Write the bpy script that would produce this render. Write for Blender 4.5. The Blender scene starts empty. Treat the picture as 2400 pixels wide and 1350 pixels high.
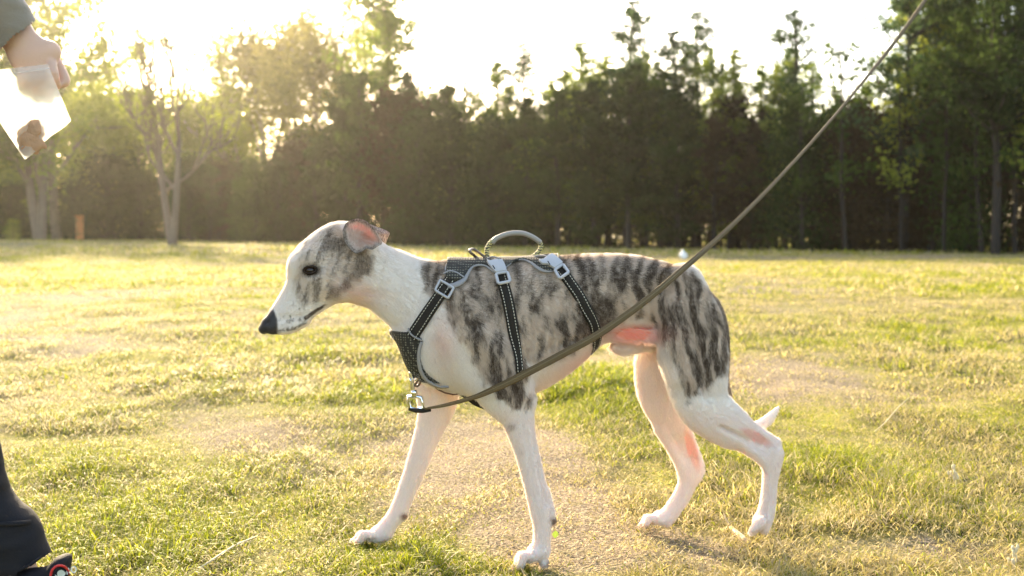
import bpy, bmesh, math, random, time
import numpy as np
from mathutils import Vector, Matrix
from mathutils.bvhtree import BVHTree

T0 = time.time()
SC = bpy.context.scene
# ------------------------------------------------------------------ camera
FOC = 35.0
FPX = 2400 * FOC / 36.0          # focal length in reference pixels
CAM_H = 0.55
HORIZON = 540.0
cam_d = bpy.data.cameras.new("camera"); cam = bpy.data.objects.new("camera", cam_d)
SC.collection.objects.link(cam); SC.camera = cam
cam_d.lens = FOC; cam_d.sensor_width = 36.0
cam.location = (0, 0, CAM_H); cam.rotation_euler = (math.radians(90), 0, 0)
cam_d.shift_y = -(675 - HORIZON) / 2400.0
cam_d.clip_start = 0.05; cam_d.clip_end = 3000
cam_d.dof.use_dof = True; cam_d.dof.focus_distance = 1.66; cam_d.dof.aperture_fstop = 5.0
# ------------------------------------------------------------------ world and sun
SUN_EL = math.radians(21.0); SUN_AZ = math.radians(-24.0)     # azimuth from +Y towards +X
w = bpy.data.worlds.new("World"); SC.world = w; w.use_nodes = True
nt = w.node_tree; bgn = nt.nodes['Background']
sky = nt.nodes.new('ShaderNodeTexSky'); sky.sky_type = 'NISHITA'; sky.sun_disc = False
sky.sun_elevation = SUN_EL; sky.sun_rotation = SUN_AZ
sky.air_density = 1.0; sky.dust_density = 2.5; sky.ozone_density = 1.0
nt.links.new(sky.outputs[0], bgn.inputs[0]); bgn.inputs[1].default_value = 0.15
sun_d = bpy.data.lights.new("sun", 'SUN'); sun = bpy.data.objects.new("sun", sun_d)
SC.collection.objects.link(sun)
sun_d.energy = 3.9; sun_d.angle = math.radians(0.6); sun_d.color = (1.0, 0.86, 0.64)
SUN_DIR = Vector((math.sin(SUN_AZ) * math.cos(SUN_EL), math.cos(SUN_AZ) * math.cos(SUN_EL), math.sin(SUN_EL)))
sun.rotation_euler = SUN_DIR.to_track_quat('Z', 'Y').to_euler()
SC.view_settings.view_transform = 'Standard'; SC.view_settings.look = 'None'
SC.view_settings.exposure = 2.2; SC.view_settings.gamma = 1.0
SC.view_settings.use_white_balance = True; SC.view_settings.white_balance_temperature = 7400; SC.view_settings.white_balance_tint = 10
SC.cycles.max_bounces = 8; SC.cycles.transparent_max_bounces = 12
SC.cycles.transmission_bounces = 6; SC.cycles.volume_bounces = 0
SC.cycles.use_denoising = True
SC.cycles.sample_clamp_indirect = 6.0

COL = SC.collection
# ------------------------------------------------------------------ helpers
def P(px, py, D):
    return ((px - 1200.0) / FPX * D, D, CAM_H + (HORIZON - py) / FPX * D)

def gpt(px, py):                                  # ground point under a pixel
    D = CAM_H * FPX / (py - HORIZON)
    return ((px - 1200.0) / FPX * D, D)

def tag(o, label=None, cat=None, group=None, kind=None):
    if label: o['label'] = label
    if cat: o['category'] = cat
    if group: o['group'] = group
    if kind: o['kind'] = kind
    return o

def empty(name, loc=(0, 0, 0)):
    o = bpy.data.objects.new(name, None); COL.objects.link(o); o.location = loc
    o.empty_display_size = 0.05
    return o

def link(name, me, mat=None, parent=None, smooth=True):
    """links me (world coordinates) as an object; with a parent the parent's translation is kept out"""
    o = bpy.data.objects.new(name, me); COL.objects.link(o)
    if mat is not None:
        for m in (mat if isinstance(mat, (list, tuple)) else [mat]): me.materials.append(m)
    if parent is not None:
        o.parent = parent
        off = Vector((0, 0, 0)); p = parent
        while p is not None: off += p.location; p = p.parent
        o.location = -off
    if smooth and len(me.polygons):
        me.polygons.foreach_set('use_smooth', np.ones(len(me.polygons), dtype=bool))
    return o

def mesh_np(name, V, Fq):
    """fast mesh from vertex array and a face array (n x 3 or n x 4)"""
    me = bpy.data.meshes.new(name); V = np.asarray(V, np.float32); Fq = np.asarray(Fq, np.int32)
    n, k = Fq.shape
    me.vertices.add(len(V)); me.vertices.foreach_set('co', V.ravel())
    me.loops.add(n * k); me.loops.foreach_set('vertex_index', Fq.ravel())
    me.polygons.add(n)
    me.polygons.foreach_set('loop_start', np.arange(0, n * k, k, dtype=np.int32))
    me.polygons.foreach_set('loop_total', np.full(n, k, dtype=np.int32))
    me.update(calc_edges=True)
    return me

def join_np(parts):
    """parts = list of (V, F) with equal face size"""
    Vs, Fs, o = [], [], 0
    for V, Fc in parts:
        V = np.asarray(V, float); Vs.append(V); Fs.append(np.asarray(Fc) + o); o += len(V)
    return np.concatenate(Vs), np.concatenate(Fs)

def vattr(me, name, arr, kind='FLOAT'):
    a = me.attributes.new(name, kind, 'POINT')
    if kind == 'FLOAT': a.data.foreach_set('value', np.asarray(arr, np.float32))
    elif kind == 'FLOAT_COLOR':
        arr = np.asarray(arr, np.float32)
        if arr.shape[1] == 3: arr = np.concatenate([arr, np.ones((len(arr), 1), np.float32)], 1)
        a.data.foreach_set('color', arr.ravel())
    return a

def catmull(pts, n=4):
    pts = np.asarray(pts, float); m = len(pts)
    if m < 2: return pts
    q = np.vstack([2 * pts[0] - pts[1], pts, 2 * pts[-1] - pts[-2]]); out = []
    for i in range(1, m):
        p0, p1, p2, p3 = q[i - 1], q[i], q[i + 1], q[i + 2]
        for j in range(n):
            t = j / n
            out.append(0.5 * ((2 * p1) + (-p0 + p2) * t + (2 * p0 - 5 * p1 + 4 * p2 - p3) * t * t + (-p0 + 3 * p1 - 3 * p2 + p3) * t ** 3))
    out.append(q[-2]); return np.array(out)

def tube(pts, r, seg=8, flat=None, up=None, closed=False, cap=True):
    """tube (V,F) along world points; flat=(rw, rt) gives an elliptic section whose long side is along `up`"""
    pts = np.asarray(pts, float); n = len(pts)
    rr = np.broadcast_to(np.asarray(r, float), (n,)) if flat is None else None
    tan = np.roll(pts, -1, 0) - np.roll(pts, 1, 0) if closed else np.gradient(pts, axis=0)
    tan /= np.linalg.norm(tan, axis=1)[:, None] + 1e-12
    ref = np.array([0, 1, 0.]) if up is None else np.asarray(up, float)
    V = []
    prev = None
    for i in range(n):
        a = ref if (up is not None or prev is None) else prev
        a = a if a.ndim == 1 else a[i]
        b = a - tan[i] * a.dot(tan[i])
        if np.linalg.norm(b) < 1e-4: b = np.array([1, 0, 0.]) - tan[i] * tan[i][0]
        b /= np.linalg.norm(b); c = np.cross(tan[i], b); prev = b
        th = np.linspace(0, 2 * math.pi, seg, endpoint=False)
        ra, rb = (rr[i], rr[i]) if flat is None else (flat[0] if np.isscalar(flat[0]) else flat[0][i], flat[1])
        V.append(pts[i] + np.outer(np.cos(th) * ra, b) + np.outer(np.sin(th) * rb, c))
    V = np.concatenate(V); Fq = []
    m = n if closed else n - 1
    for i in range(m):
        k = (i + 1) % n
        for j in range(seg):
            j2 = (j + 1) % seg
            Fq.append((i * seg + j, i * seg + j2, k * seg + j2, k * seg + j))
    if cap and not closed:
        for base, flip in ((0, True), ((n - 1) * seg, False)):
            c0 = len(V); V = np.vstack([V, V[base:base + seg].mean(0)])
            for j in range(0, seg):
                j2 = (j + 1) % seg
                q = (c0, base + j2, base + j, c0) if flip else (c0, base + j, base + j2, c0)
                Fq.append(q)
    Fq = np.array(Fq)
    return V, Fq

def fixdeg(V, Fq):
    """build through bmesh-safe from_pydata (handles quads with a doubled corner)"""
    me = bpy.data.meshes.new('m')
    fs = [tuple(dict.fromkeys(f)) for f in Fq.tolist()]
    me.from_pydata([tuple(v) for v in V], [], fs); me.update()
    return me

def part(name, pieces, mat, parent=None, smooth=True):
    V, Fq = join_np(pieces); return link(name, fixdeg(V, Fq), mat, parent, smooth)

# ------------------------------------------------------------------ numpy noise
def _h(ix, iy, iz, seed):
    with np.errstate(over='ignore'):
        n = (ix.astype(np.uint32) * np.uint32(374761393) + iy.astype(np.uint32) * np.uint32(668265263)
             + iz.astype(np.uint32) * np.uint32(2147483647) + np.uint32(seed * 1274126177 & 0xffffffff))
        n = (n ^ (n >> np.uint32(13))) * np.uint32(1274126177); n = n ^ (n >> np.uint32(16))
    return (n & np.uint32(0xffffff)).astype(np.float64) / 0xffffff

def noise(x, y, z=0.0, seed=1):
    x = np.asarray(x, float); y = np.broadcast_to(np.asarray(y, float), x.shape); z = np.broadcast_to(np.asarray(z, float), x.shape)
    xi, yi, zi = np.floor(x), np.floor(y), np.floor(z); u, v, w_ = x - xi, y - yi, z - zi
    u, v, w_ = [t * t * (3 - 2 * t) for t in (u, v, w_)]
    xi, yi, zi = [(a.astype(np.int64) & 0xffffffff).astype(np.uint32) for a in (xi, yi, zi)]
    o = np.uint32(1); r = 0
    for dx, wx in ((0, 1 - u), (1, u)):
        for dy, wy in ((0, 1 - v), (1, v)):
            for dz, wz in ((0, 1 - w_), (1, w_)):
                with np.errstate(over='ignore'):
                    r = r + wx * wy * wz * _h(xi + np.uint32(dx), yi + np.uint32(dy), zi + np.uint32(dz), seed)
    return r
def fbm(x, y, z=0.0, seed=1, oct=3):
    s, a, t = 0, 1.0, 0
    for i in range(oct):
        f = 2 ** i; s = s + a * noise(np.asarray(x) * f, np.asarray(y) * f, np.asarray(z) * f, seed + i); t += a; a *= .5
    return s / t

# ------------------------------------------------------------------ implicit surfaces
class Field:
    def __init__(s, lo, hi, h):
        s.lo = np.array(lo, float); s.h = h
        s.n = np.ceil((np.array(hi) - s.lo) / h).astype(int) + 1
        s.F = np.full(s.n, 0.05, np.float32)
    def axes(s, a, b):
        i0 = np.clip(np.floor((np.array(a) - s.lo) / s.h).astype(int), 0, s.n - 1)
        i1 = np.clip(np.ceil((np.array(b) - s.lo) / s.h).astype(int) + 1, 1, s.n)
        if (i1 <= i0).any(): return None
        ax = [(s.lo[k] + s.h * np.arange(i0[k], i1[k])).astype(np.float32) for k in range(3)]
        return tuple(slice(i0[k], i1[k]) for k in range(3)), ax[0][:, None, None], ax[1][None, :, None], ax[2][None, None, :]
    def chain(s, st, k=0.006, sub=0, op='add'):
        """st rows: x y z r w ; r = radius in the xz plane, w = half-width along y"""
        st = np.array(st, float)
        if sub: st = catmull(st, sub)
        st[:, 3] = np.maximum(st[:, 3], 5e-4); st[:, 4] = np.maximum(st[:, 4], 5e-4)
        mg = k * 1.2 + 2.5 * s.h
        rm = np.maximum(st[:, 3], st[:, 4])
        lo = (st[:, :3] - rm[:, None]).min(0) - mg; hi = (st[:, :3] + rm[:, None]).max(0) + mg
        g = s.axes(lo, hi)
        if g is None: return
        sl = g[0]; base = [q.start for q in sl]
        T = np.full([q.stop - q.start for q in sl], 0.05, np.float32)
        segs = [(st[i], st[i + 1]) for i in range(len(st) - 1)] or [(st[0], st[0])]
        for a, b in segs:
            r_ = max(a[3], b[3], a[4], b[4]) + mg
            g2 = s.axes(np.minimum(a[:3], b[:3]) - r_, np.maximum(a[:3], b[:3]) + r_)
            if g2 is None: continue
            s2, X, Y, Z = g2
            ex, ez = b[0] - a[0], b[2] - a[2]; L = ex * ex + ez * ez
            if L < 1e-12: t = np.zeros((X.shape[0], 1, Z.shape[2]), np.float32)
            else: t = np.clip(((X - a[0]) * ex + (Z - a[2]) * ez) / L, 0, 1)
            A = (X - a[0] - t * ex) ** 2 + (Z - a[2] - t * ez) ** 2
            R = a[3] + t * (b[3] - a[3]); W = a[4] + t * (b[4] - a[4]); yc = a[1] + t * (b[1] - a[1])
            B = (Y - yc) ** 2
            k0 = np.sqrt(A / R ** 2 + B / W ** 2); k1 = np.sqrt(A / R ** 4 + B / W ** 4) + 1e-9
            d = k0 * (k0 - 1) / k1
            loc = tuple(slice(s2[q].start - base[q], s2[q].stop - base[q]) for q in range(3))
            # clip to T
            cl, dl = [], []
            for q in range(3):
                lo_, hi_ = max(loc[q].start, 0), min(loc[q].stop, T.shape[q]); cl.append(slice(lo_, hi_)); dl.append(slice(lo_ - loc[q].start, hi_ - loc[q].start))
            cl, dl = tuple(cl), tuple(dl)
            T[cl] = np.minimum(T[cl], d[dl])
        Fs = s.F[sl]
        if op == 'add':
            hh = np.clip(0.5 + 0.5 * (Fs - T) / k, 0, 1); s.F[sl] = Fs + (T - Fs) * hh - k * hh * (1 - hh)
        else:
            T = -T; hh = np.clip(0.5 - 0.5 * (Fs - T) / k, 0, 1); s.F[sl] = Fs + (T - Fs) * hh + k * hh * (1 - hh)
    def mesh(s, smooth=2):
        Fd = s.F; ins = Fd < 0
        c = ins[:-1, :-1, :-1].astype(np.int8)
        for dx, dy, dz in [(1,0,0),(0,1,0),(0,0,1),(1,1,0),(1,0,1),(0,1,1),(1,1,1)]:
            c += ins[dx:Fd.shape[0] - 1 + dx, dy:Fd.shape[1] - 1 + dy, dz:Fd.shape[2] - 1 + dz]
        act = np.argwhere((c > 0) & (c < 8)); idx = np.full(c.shape, -1, np.int32); idx[tuple(act.T)] = np.arange(len(act))
        acc = np.zeros((len(act), 3)); cnt = np.zeros(len(act))
        cor = [(i, j, k) for i in (0, 1) for j in (0, 1) for k in (0, 1)]
        for a in range(8):
            for b in range(a + 1, 8):
                ca, cb = np.array(cor[a]), np.array(cor[b])
                if abs(ca - cb).sum() != 1: continue
                fa = Fd[tuple((act + ca).T)]; fb = Fd[tuple((act + cb).T)]
                m = (fa < 0) != (fb < 0); t = np.where(m, fa / np.where(fa == fb, 1, fa - fb), 0)
                acc[m] += (ca + t[:, None] * (cb - ca))[m]; cnt[m] += 1
        V = s.lo + (act + acc / cnt[:, None]) * s.h
        Q = []
        for ax in range(3):
            o = [1, 1, 1]; o[ax] = 0
            sh = [slice(None)] * 3; sh2 = [slice(None)] * 3
            sh[ax] = slice(0, -1); sh2[ax] = slice(1, None)
            A_, B_ = ins[tuple(sh)], ins[tuple(sh2)]
            e = np.argwhere(A_ != B_)
            u, v = (ax + 1) % 3, (ax + 2) % 3
            ok = (e[:, u] > 0) & (e[:, v] > 0) & (e[:, u] < Fd.shape[u] - 1) & (e[:, v] < Fd.shape[v] - 1); e = e[ok]
            fl = A_[tuple(e.T)]
            def ci(du, dv):
                q = e.copy(); q[:, u] -= du; q[:, v] -= dv; return idx[tuple(q.T)]
            q = np.stack([ci(1, 1), ci(0, 1), ci(0, 0), ci(1, 0)], 1)
            q[~fl] = q[~fl][:, ::-1]; Q.append(q)
        Q = np.concatenate(Q)
        for _ in range(smooth):
            s_ = np.zeros_like(V); n_ = np.zeros(len(V))
            for a, b in ((0, 1), (1, 2), (2, 3), (3, 0)):
                for i, j in ((a, b), (b, a)):
                    for q in range(3): s_[:, q] += np.bincount(Q[:, i], weights=V[Q[:, j], q], minlength=len(V))
                    n_ += np.bincount(Q[:, i], minlength=len(V))
            V = V * 0.5 + 0.5 * s_ / n_[:, None]
        return V, Q

# ------------------------------------------------------------------ materials
def new_mat(name):
    m = bpy.data.materials.new(name); m.use_nodes = True
    m.node_tree.nodes.clear(); out = m.node_tree.nodes.new('ShaderNodeOutputMaterial')
    return m, m.node_tree.nodes, m.node_tree.links, out

def mat_simple(name, col, rough=0.6, metal=0.0, bump=0.0, bscale=200.0, var=0.15, vscale=20.0, spec=0.5, sheen=0.0):
    m, N, L, out = new_mat(name); b = N.new('ShaderNodeBsdfPrincipled')
    tc = N.new('ShaderNodeTexCoord'); nz = N.new('ShaderNodeTexNoise'); nz.inputs['Scale'].default_value = vscale; nz.inputs['Detail'].default_value = 5
    L.new(tc.outputs['Object'], nz.inputs['Vector'])
    mx = N.new('ShaderNodeMix'); mx.data_type = 'RGBA'
    mx.inputs[6].default_value = tuple(c * (1 - var) for c in col) + (1,)
    mx.inputs[7].default_value = tuple(min(1, c * (1 + var)) for c in col) + (1,)
    L.new(nz.outputs['Fac'], mx.inputs[0]); L.new(mx.outputs[2], b.inputs['Base Color'])
    b.inputs['Roughness'].default_value = rough; b.inputs['Metallic'].default_value = metal
    b.inputs['Specular IOR Level'].default_value = spec; b.inputs['Sheen Weight'].default_value = sheen
    if bump:
        n2 = N.new('ShaderNodeTexNoise'); n2.inputs['Scale'].default_value = bscale; n2.inputs['Detail'].default_value = 4
        L.new(tc.outputs['Object'], n2.inputs['Vector'])
        bp = N.new('ShaderNodeBump'); bp.inputs['Strength'].default_value = bump; bp.inputs['Distance'].default_value = 0.002
        L.new(n2.outputs['Fac'], bp.inputs['Height']); L.new(bp.outputs[0], b.inputs['Normal'])
    L.new(b.outputs[0], out.inputs[0]); return m
# ------------------------------------------------------------------ the dog
def YC(px): return 1.685 + (np.asarray(px, float) - 1080.0) * 0.0001
def pr(x1, y1, x2, y2, yo, w, grow=1.0):
    cx, cy = (x1 + x2) / 2, (y1 + y2) / 2; D = float(YC(cx)) + yo
    return (*P(cx, cy, D), math.hypot(x2 - x1, y2 - y1) / 2 * D / FPX * grow, w)
def sp(x, y, yo, rpx, w=None):                     # single station, radius in pixels
    D = float(YC(x)) + yo; r = rpx * D / FPX
    return (*P(x, y, D), r, r if w is None else w)

def loft(fld, O, e, top, bot, wid, k=0.008, egg=0.0, n_=2.0, yo=0.0, add=True):
    """contour driven solid: axis from pixel O in pixel direction e; top/bot contours in pixels;
    wid = list of (pixel u, half width m)"""
    e = np.array(e, float); e /= np.hypot(*e); nrm = np.array([e[1], -e[0]])      # pixel-space up
    O = np.array(O, float)
    top = (np.array(top, float) - O); bot = (np.array(bot, float) - O); wid = np.array(wid, float)
    tu, tv = top @ e, top @ nrm; bu, bv = bot @ e, bot @ nrm
    u0, u1 = max(tu[0], bu[0]), min(tu[-1], bu[-1])
    us = np.linspace(u0, u1, 300)
    T = np.interp(us, tu, tv); B = np.interp(us, bu, bv)
    ker = np.ones(9) / 9; pad = lambda a: np.convolve(np.r_[[a[0]] * 4, a, [a[-1]] * 4], ker, 'valid')
    T, B = pad(T), pad(B); W = pad(np.interp(us, wid[:, 0], wid[:, 1]))
    s_ = float(YC(O[0] + e[0] * (u0 + u1) / 2) + yo) / FPX
    C, H = (T + B) / 2 * s_, np.maximum((T - B) / 2 * s_, 1e-3); W = np.maximum(W, 1e-3)
    cpx = O[0] + e[0] * (u0 + u1) / 2; Dm = float(YC(cpx) + yo)
    Ow = np.array(P(O[0], O[1], Dm)); ew = np.array([e[0], -e[1]])
    mg = 0.012
    ends = [Ow[[0, 2]] + ew * u * s_ for u in (u0, u1)]
    ext = (np.abs(C) + H).max() + mg
    lo = np.minimum(*ends) - ext; hi = np.maximum(*ends) + ext
    sl, X, Y, Z = fld.axes((lo[0], Dm - W.max() - 0.06, lo[1]), (hi[0], Dm + W.max() + 0.06, hi[1]))
    U = ((X - Ow[0]) * ew[0] + (Z - Ow[2]) * ew[1]) / s_
    V_ = (X - Ow[0]) * (-ew[1]) + (Z - Ow[2]) * ew[0]
    Uc = np.clip(U, u0, u1)
    c = np.interp(Uc, us, C); h = np.interp(Uc, us, H); w_ = np.interp(Uc, us, W)
    yc = YC(O[0] + e[0] * Uc) + yo
    zn = (V_ - c) / h
    w_ = w_ * (1 + egg * np.clip(zn, -1, 1))
    A = (V_ - c) ** 2 + ((U - Uc) * s_) ** 2; Bq = (Y - yc) ** 2
    k0 = ((A / h ** 2) ** (n_ / 2) + (Bq / w_ ** 2) ** (n_ / 2)) ** (1 / n_); k1 = np.sqrt(A / h ** 4 + Bq / w_ ** 4) + 1e-6
    d = (k0 * (k0 - 1) / k1).astype(np.float32)
    Fs = fld.F[sl]
    if add:
        hh = np.clip(0.5 + 0.5 * (Fs - d) / k, 0, 1); fld.F[sl] = Fs + (d - Fs) * hh - k * hh * (1 - hh)

DH = 0.0026
fd = Field((-0.445, 1.50, -0.01), (0.50, 1.93, 0.60), DH)
# torso
TOP = [(936, 772), (955, 742), (975, 705), (1000, 660), (1030, 622), (1060, 612), (1130, 611), (1230, 609), (1300, 603), (1380, 597.5), (1450, 597.5), (1500, 602), (1560, 616), (1600, 634), (1636, 662), (1660, 697), (1678, 738), (1690, 785)]
BOT = [(936, 778), (950, 812), (965, 858), (985, 884), (1020, 900), (1050, 908), (1085, 920), (1130, 934), (1180, 936), (1230, 926), (1280, 905), (1330, 875), (1370, 842), (1400, 812), (1430, 792), (1470, 778), (1520, 775), (1560, 790), (1620, 800), (1676, 805), (1690, 800)]
WID = [(-264, .018), (-245, .036), (-220, .046), (-180, .056), (-120, .064), (-60, .072), (0, .077), (80, .079), (140, .077), (200, .066), (240, .056), (290, .049), (340, .050), (400, .055), (440, .052), (470, .036), (490, .016)]
loft(fd, (1200, 700), (1, 0), TOP, BOT, WID, egg=0.06, n_=2.15)
# neck
loft(fd, (830, 640), (0.93, 0.37), [(800, 530), (850, 556), (905, 577), (940, 590), (985, 608), (1040, 618), (1085, 630), (1130, 645)],
     [(765, 705), (793, 702), (819, 704), (845, 713), (865, 719), (895, 744), (930, 776), (955, 812), (990, 850)],
     [(-60, .033), (0, .034), (60, .034), (120, .038), (180, .048), (240, .058), (300, .060)], k=0.016, egg=-0.05)
TORSO = None
# head
HT = [(613, 760), (617, 748), (627, 740), (648, 707), (666, 676), (673, 657), (673, 640), (674, 622), (683, 598), (701, 574), (731, 549), (761, 538), (799, 530), (840, 532), (880, 552)]
HB = [(616, 764), (622, 775), (638, 781), (668, 777), (693, 773), (713, 761), (736, 742), (754, 729), (776, 713), (800, 703), (830, 700), (870, 700)]
loft(fd, (614, 757), (0.74, -0.67), HT, HB,
     [(-6, .0085), (10, .0125), (40, .0145), (80, .0175), (110, .0215), (130, .0255), (150, .0315), (175, .036), (200, .038), (230, .038), (270, .033), (300, .026)], k=0.010, egg=-0.12, n_=2.25)
YH = 0.0
fd.chain([sp(700, 620, -.016, 22, .012), sp(720, 603, -.023, 22, .011), sp(750, 600, -.026, 22, .010)], k=.014)      # brow ridge
fd.chain([sp(700, 620, .016, 22, .012), sp(720, 603, .023, 22, .011), sp(750, 600, .026, 22, .010)], k=.014)
for sg in (-1, 1):
    fd.chain([sp(760, 655, sg * .024, 18, .012), sp(790, 662, sg * .024, 30, .014), sp(815, 640, sg * .022, 34, .014)], k=.016)   # cheek
    fd.chain([sp(735, 652, sg * .029, 9, .006), sp(762, 643, sg * .033, 9, .006), sp(790, 630, sg * .034, 9, .006)], k=.012)     # cheek bone
    fd.chain([sp(722, 636, sg * .0375, 14, .0075), sp(734, 633, sg * .0395, 14, .0075)], k=.006, op='sub')       # eye socket
    fd.chain([sp(652, 748, sg * .019, 6, .004), sp(700, 744, sg * .0215, 6, .004)], k=.008, op='sub')            # lip fold
    fd.chain([sp(716, 741, sg * .026, 2.2, .006), sp(735, 730, sg * .028, 2.4, .006), sp(754, 719, sg * .030, 2.0, .005)], k=.002, op='sub')
    fd.chain([sp(624, 757, sg * .0105, 3.6, .003), sp(631, 755, sg * .012, 2.4, .003)], k=.003, op='sub')        # nostril
fd.chain([sp(640, 776, 0, 7, .011), sp(680, 771, 0, 8, .014), sp(715, 752, 0, 9, .016)], k=.008)                 # lower jaw
tV, tQ = fd.mesh(1); tbvh = BVHTree.FromPolygons([tuple(v) for v in tV], tQ.tolist())   # trunk without legs, for the harness
# near fore leg
fd.chain([pr(1040, 690, 1105, 690, -.034, .026), pr(1025, 740, 1125, 715, -.042, .030), pr(1030, 800, 1150, 750, -.046, .034), pr(1060, 860, 1190, 800, -.049, .034),
          pr(1100, 905, 1222, 858, -.052, .030), pr(1138, 938, 1243, 905, -.056, .025)], k=.022, sub=3)
fd.chain([pr(1120, 925, 1240, 900, -.055, .024), pr(1146, 945, 1251, 938, -.058, .022), pr(1170, 970, 1251, 968, -.060, .020), pr(1184, 1000, 1252, 998, -.062, .018),
          pr(1196, 1030, 1256, 1028, -.064, .016), pr(1210, 1070, 1264, 1067, -.067, .0145), pr(1226, 1127, 1277, 1127, -.071, .0135), pr(1236, 1170, 1287, 1168, -.074, .0135),
          pr(1243, 1200, 1294, 1200, -.076, .0145), pr(1250, 1232, 1291, 1232, -.077, .014), pr(1251, 1262, 1289, 1262, -.078, .0145), pr(1246, 1290, 1288, 1288, -.078, .0165)], k=.012, sub=3)
fd.chain([sp(1240, 942, -.062, 11)], k=.014)                                                    # elbow
fd.chain([sp(1255, 1010, -.076, 5, .003), sp(1268, 1110, -.084, 5, .003), sp(1280, 1180, -.088, 4, .003)], k=.006, op='sub')
fd.chain([sp(1278, 1150, -.074, 8), sp(1291, 1200, -.076, 9), sp(1297, 1222, -.076, 7)], k=.008)       # carpal pad
def paw(yo, ax, ay, kx, ky, tx, ty, hx, hy, r=11, spread=.0136, tail=True):
    """ax,ay ankle; kx,ky knuckles; tx,ty toe tips; hx,hy heel pad"""
    fd.chain([sp(ax, ay, yo, r * 1.65, .016), sp((ax + kx) / 2, (ay + ky) / 2, yo, r * 1.6, .019), sp(kx, ky + 3, yo, r * 1.0, .017)], k=.006)
    fd.chain([sp(hx, hy, yo, r * 0.95, .014)], k=.008)
    for i, o in enumerate((-1.5, -.5, .5, 1.5)):
        l = 1.0 if abs(o) < 1 else 0.72
        mx, my = kx + (tx - kx) * .5 * l, ky + (ty - ky) * .22 * l
        ex, ey = kx + (tx - kx) * l, ky + (ty - ky) * (0.96 if l == 1 else .9)
        dy = yo + o * spread
        fd.chain([sp(kx + (ax - kx) * .2, ky, yo + o * spread * .8, r * .8, .0068), sp(mx, my - r * .28, dy, r * .95, .0072), sp(ex + (kx - ex) * .30, ey - r * .25, dy, r * .80, .0064), sp(ex + (kx - ex) * .08, ey - r * .1, dy, r * .50, .0046)], k=.0010)
        fd.chain([sp(ex + (kx - ex) * .08, ey - r * .25, dy, r * .24, .0018), sp(ex - (kx - ex) * .10, ey + r * .05, dy, r * .12, .0010)], k=.001)
paw(-.079, 1268, 1288, 1240, 1302, 1201, 1330, 1275, 1318)
# far fore leg
fd.chain([pr(985, 800, 1090, 790, .040, .028), pr(968, 870, 1082, 880, .050, .028), pr(975, 915, 1075, 925, .056, .025), pr(980, 950, 1066, 958, .058, .021), pr(977, 985, 1048, 992, .060, .018),
          pr(969, 1020, 1028, 1032, .063, .016), pr(956, 1070, 1007, 1082, .067, .0145), pr(942, 1117, 987, 1128, .071, .0135), pr(926, 1162, 966, 1176, .075, .0135),
          pr(913, 1195, 953, 1208, .077, .0145), pr(898, 1218, 935, 1226, .079, .0145), pr(880, 1240, 922, 1250, .080, .0155)], k=.014, sub=3)
fd.chain([sp(942, 1190, .077, 8), sp(948, 1208, .077, 7)], k=.008)
paw(.082, 902, 1248, 868, 1254, 822, 1269, 890, 1262, r=10.5)
# near hind leg
fd.chain([pr(1560, 640, 1640, 695, -.034, .028), pr(1545, 705, 1672, 745, -.040, .030), pr(1540, 770, 1692, 792, -.043, .032), pr(1546, 835, 1704, 838, -.046, .030), pr(1558, 880, 1701, 872, -.048, .028),
          pr(1570, 925, 1700, 900, -.050, .026), pr(1588, 962, 1708, 936, -.052, .024), pr(1622, 988, 1730, 965, -.054, .022), pr(1665, 1009, 1760, 993, -.055, .018)], k=.014, sub=3)
fd.chain([pr(1590, 950, 1690, 930, -.052, .022), pr(1650, 1001, 1745, 983, -.055, .017), pr(1695, 1024, 1775, 1006, -.056, .0085), pr(1730, 1042, 1802, 1022, -.057, .0052), pr(1758, 1058, 1820, 1036, -.058, .006), pr(1779, 1078, 1829, 1050, -.059, .011)], k=.006, sub=3)
fd.chain([sp(1640, 980, -.054, 20, .016), sp(1690, 1010, -.055, 15, .0135), sp(1735, 1036, -.057, 13, .012), sp(1775, 1064, -.058, 14, .012), sp(1800, 1085, -.059, 16, .013)], k=.007)
fd.chain([sp(1740, 992, -.056, 7, .008), sp(1785, 1016, -.058, 6, .0065), sp(1822, 1036, -.059, 8, .008)], k=.006)
fd.chain([pr(1782, 1078, 1830, 1050, -.059, .014), pr(1788, 1100, 1828, 1085, -.060, .014), pr(1788, 1127, 1821, 1120, -.061, .0125), pr(1784, 1167, 1818, 1167, -.062, .012), pr(1776, 1200, 1814, 1206, -.063, .013), pr(1766, 1218, 1806, 1228, -.064, .0155)], k=.007, sub=3)
for i, o in enumerate((-1.5, -.5, .5, 1.5)):
    l = 1 if abs(o) < 1 else .8; dy = -.064 + o * .0105
    fd.chain([sp(1786, 1222, dy * .999, 12, .0075), sp(1776, 1232, dy, 10, .0068), sp(1766 + (1 - l) * 8, 1243 - (1 - l) * 20, dy, 8, .006), sp(1759 + (1 - l) * 14, 1249 - (1 - l) * 26, dy, 5, .0045)], k=.004)
fd.chain([sp(1790, 1240, -.064, 9, .013)], k=.006)
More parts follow.
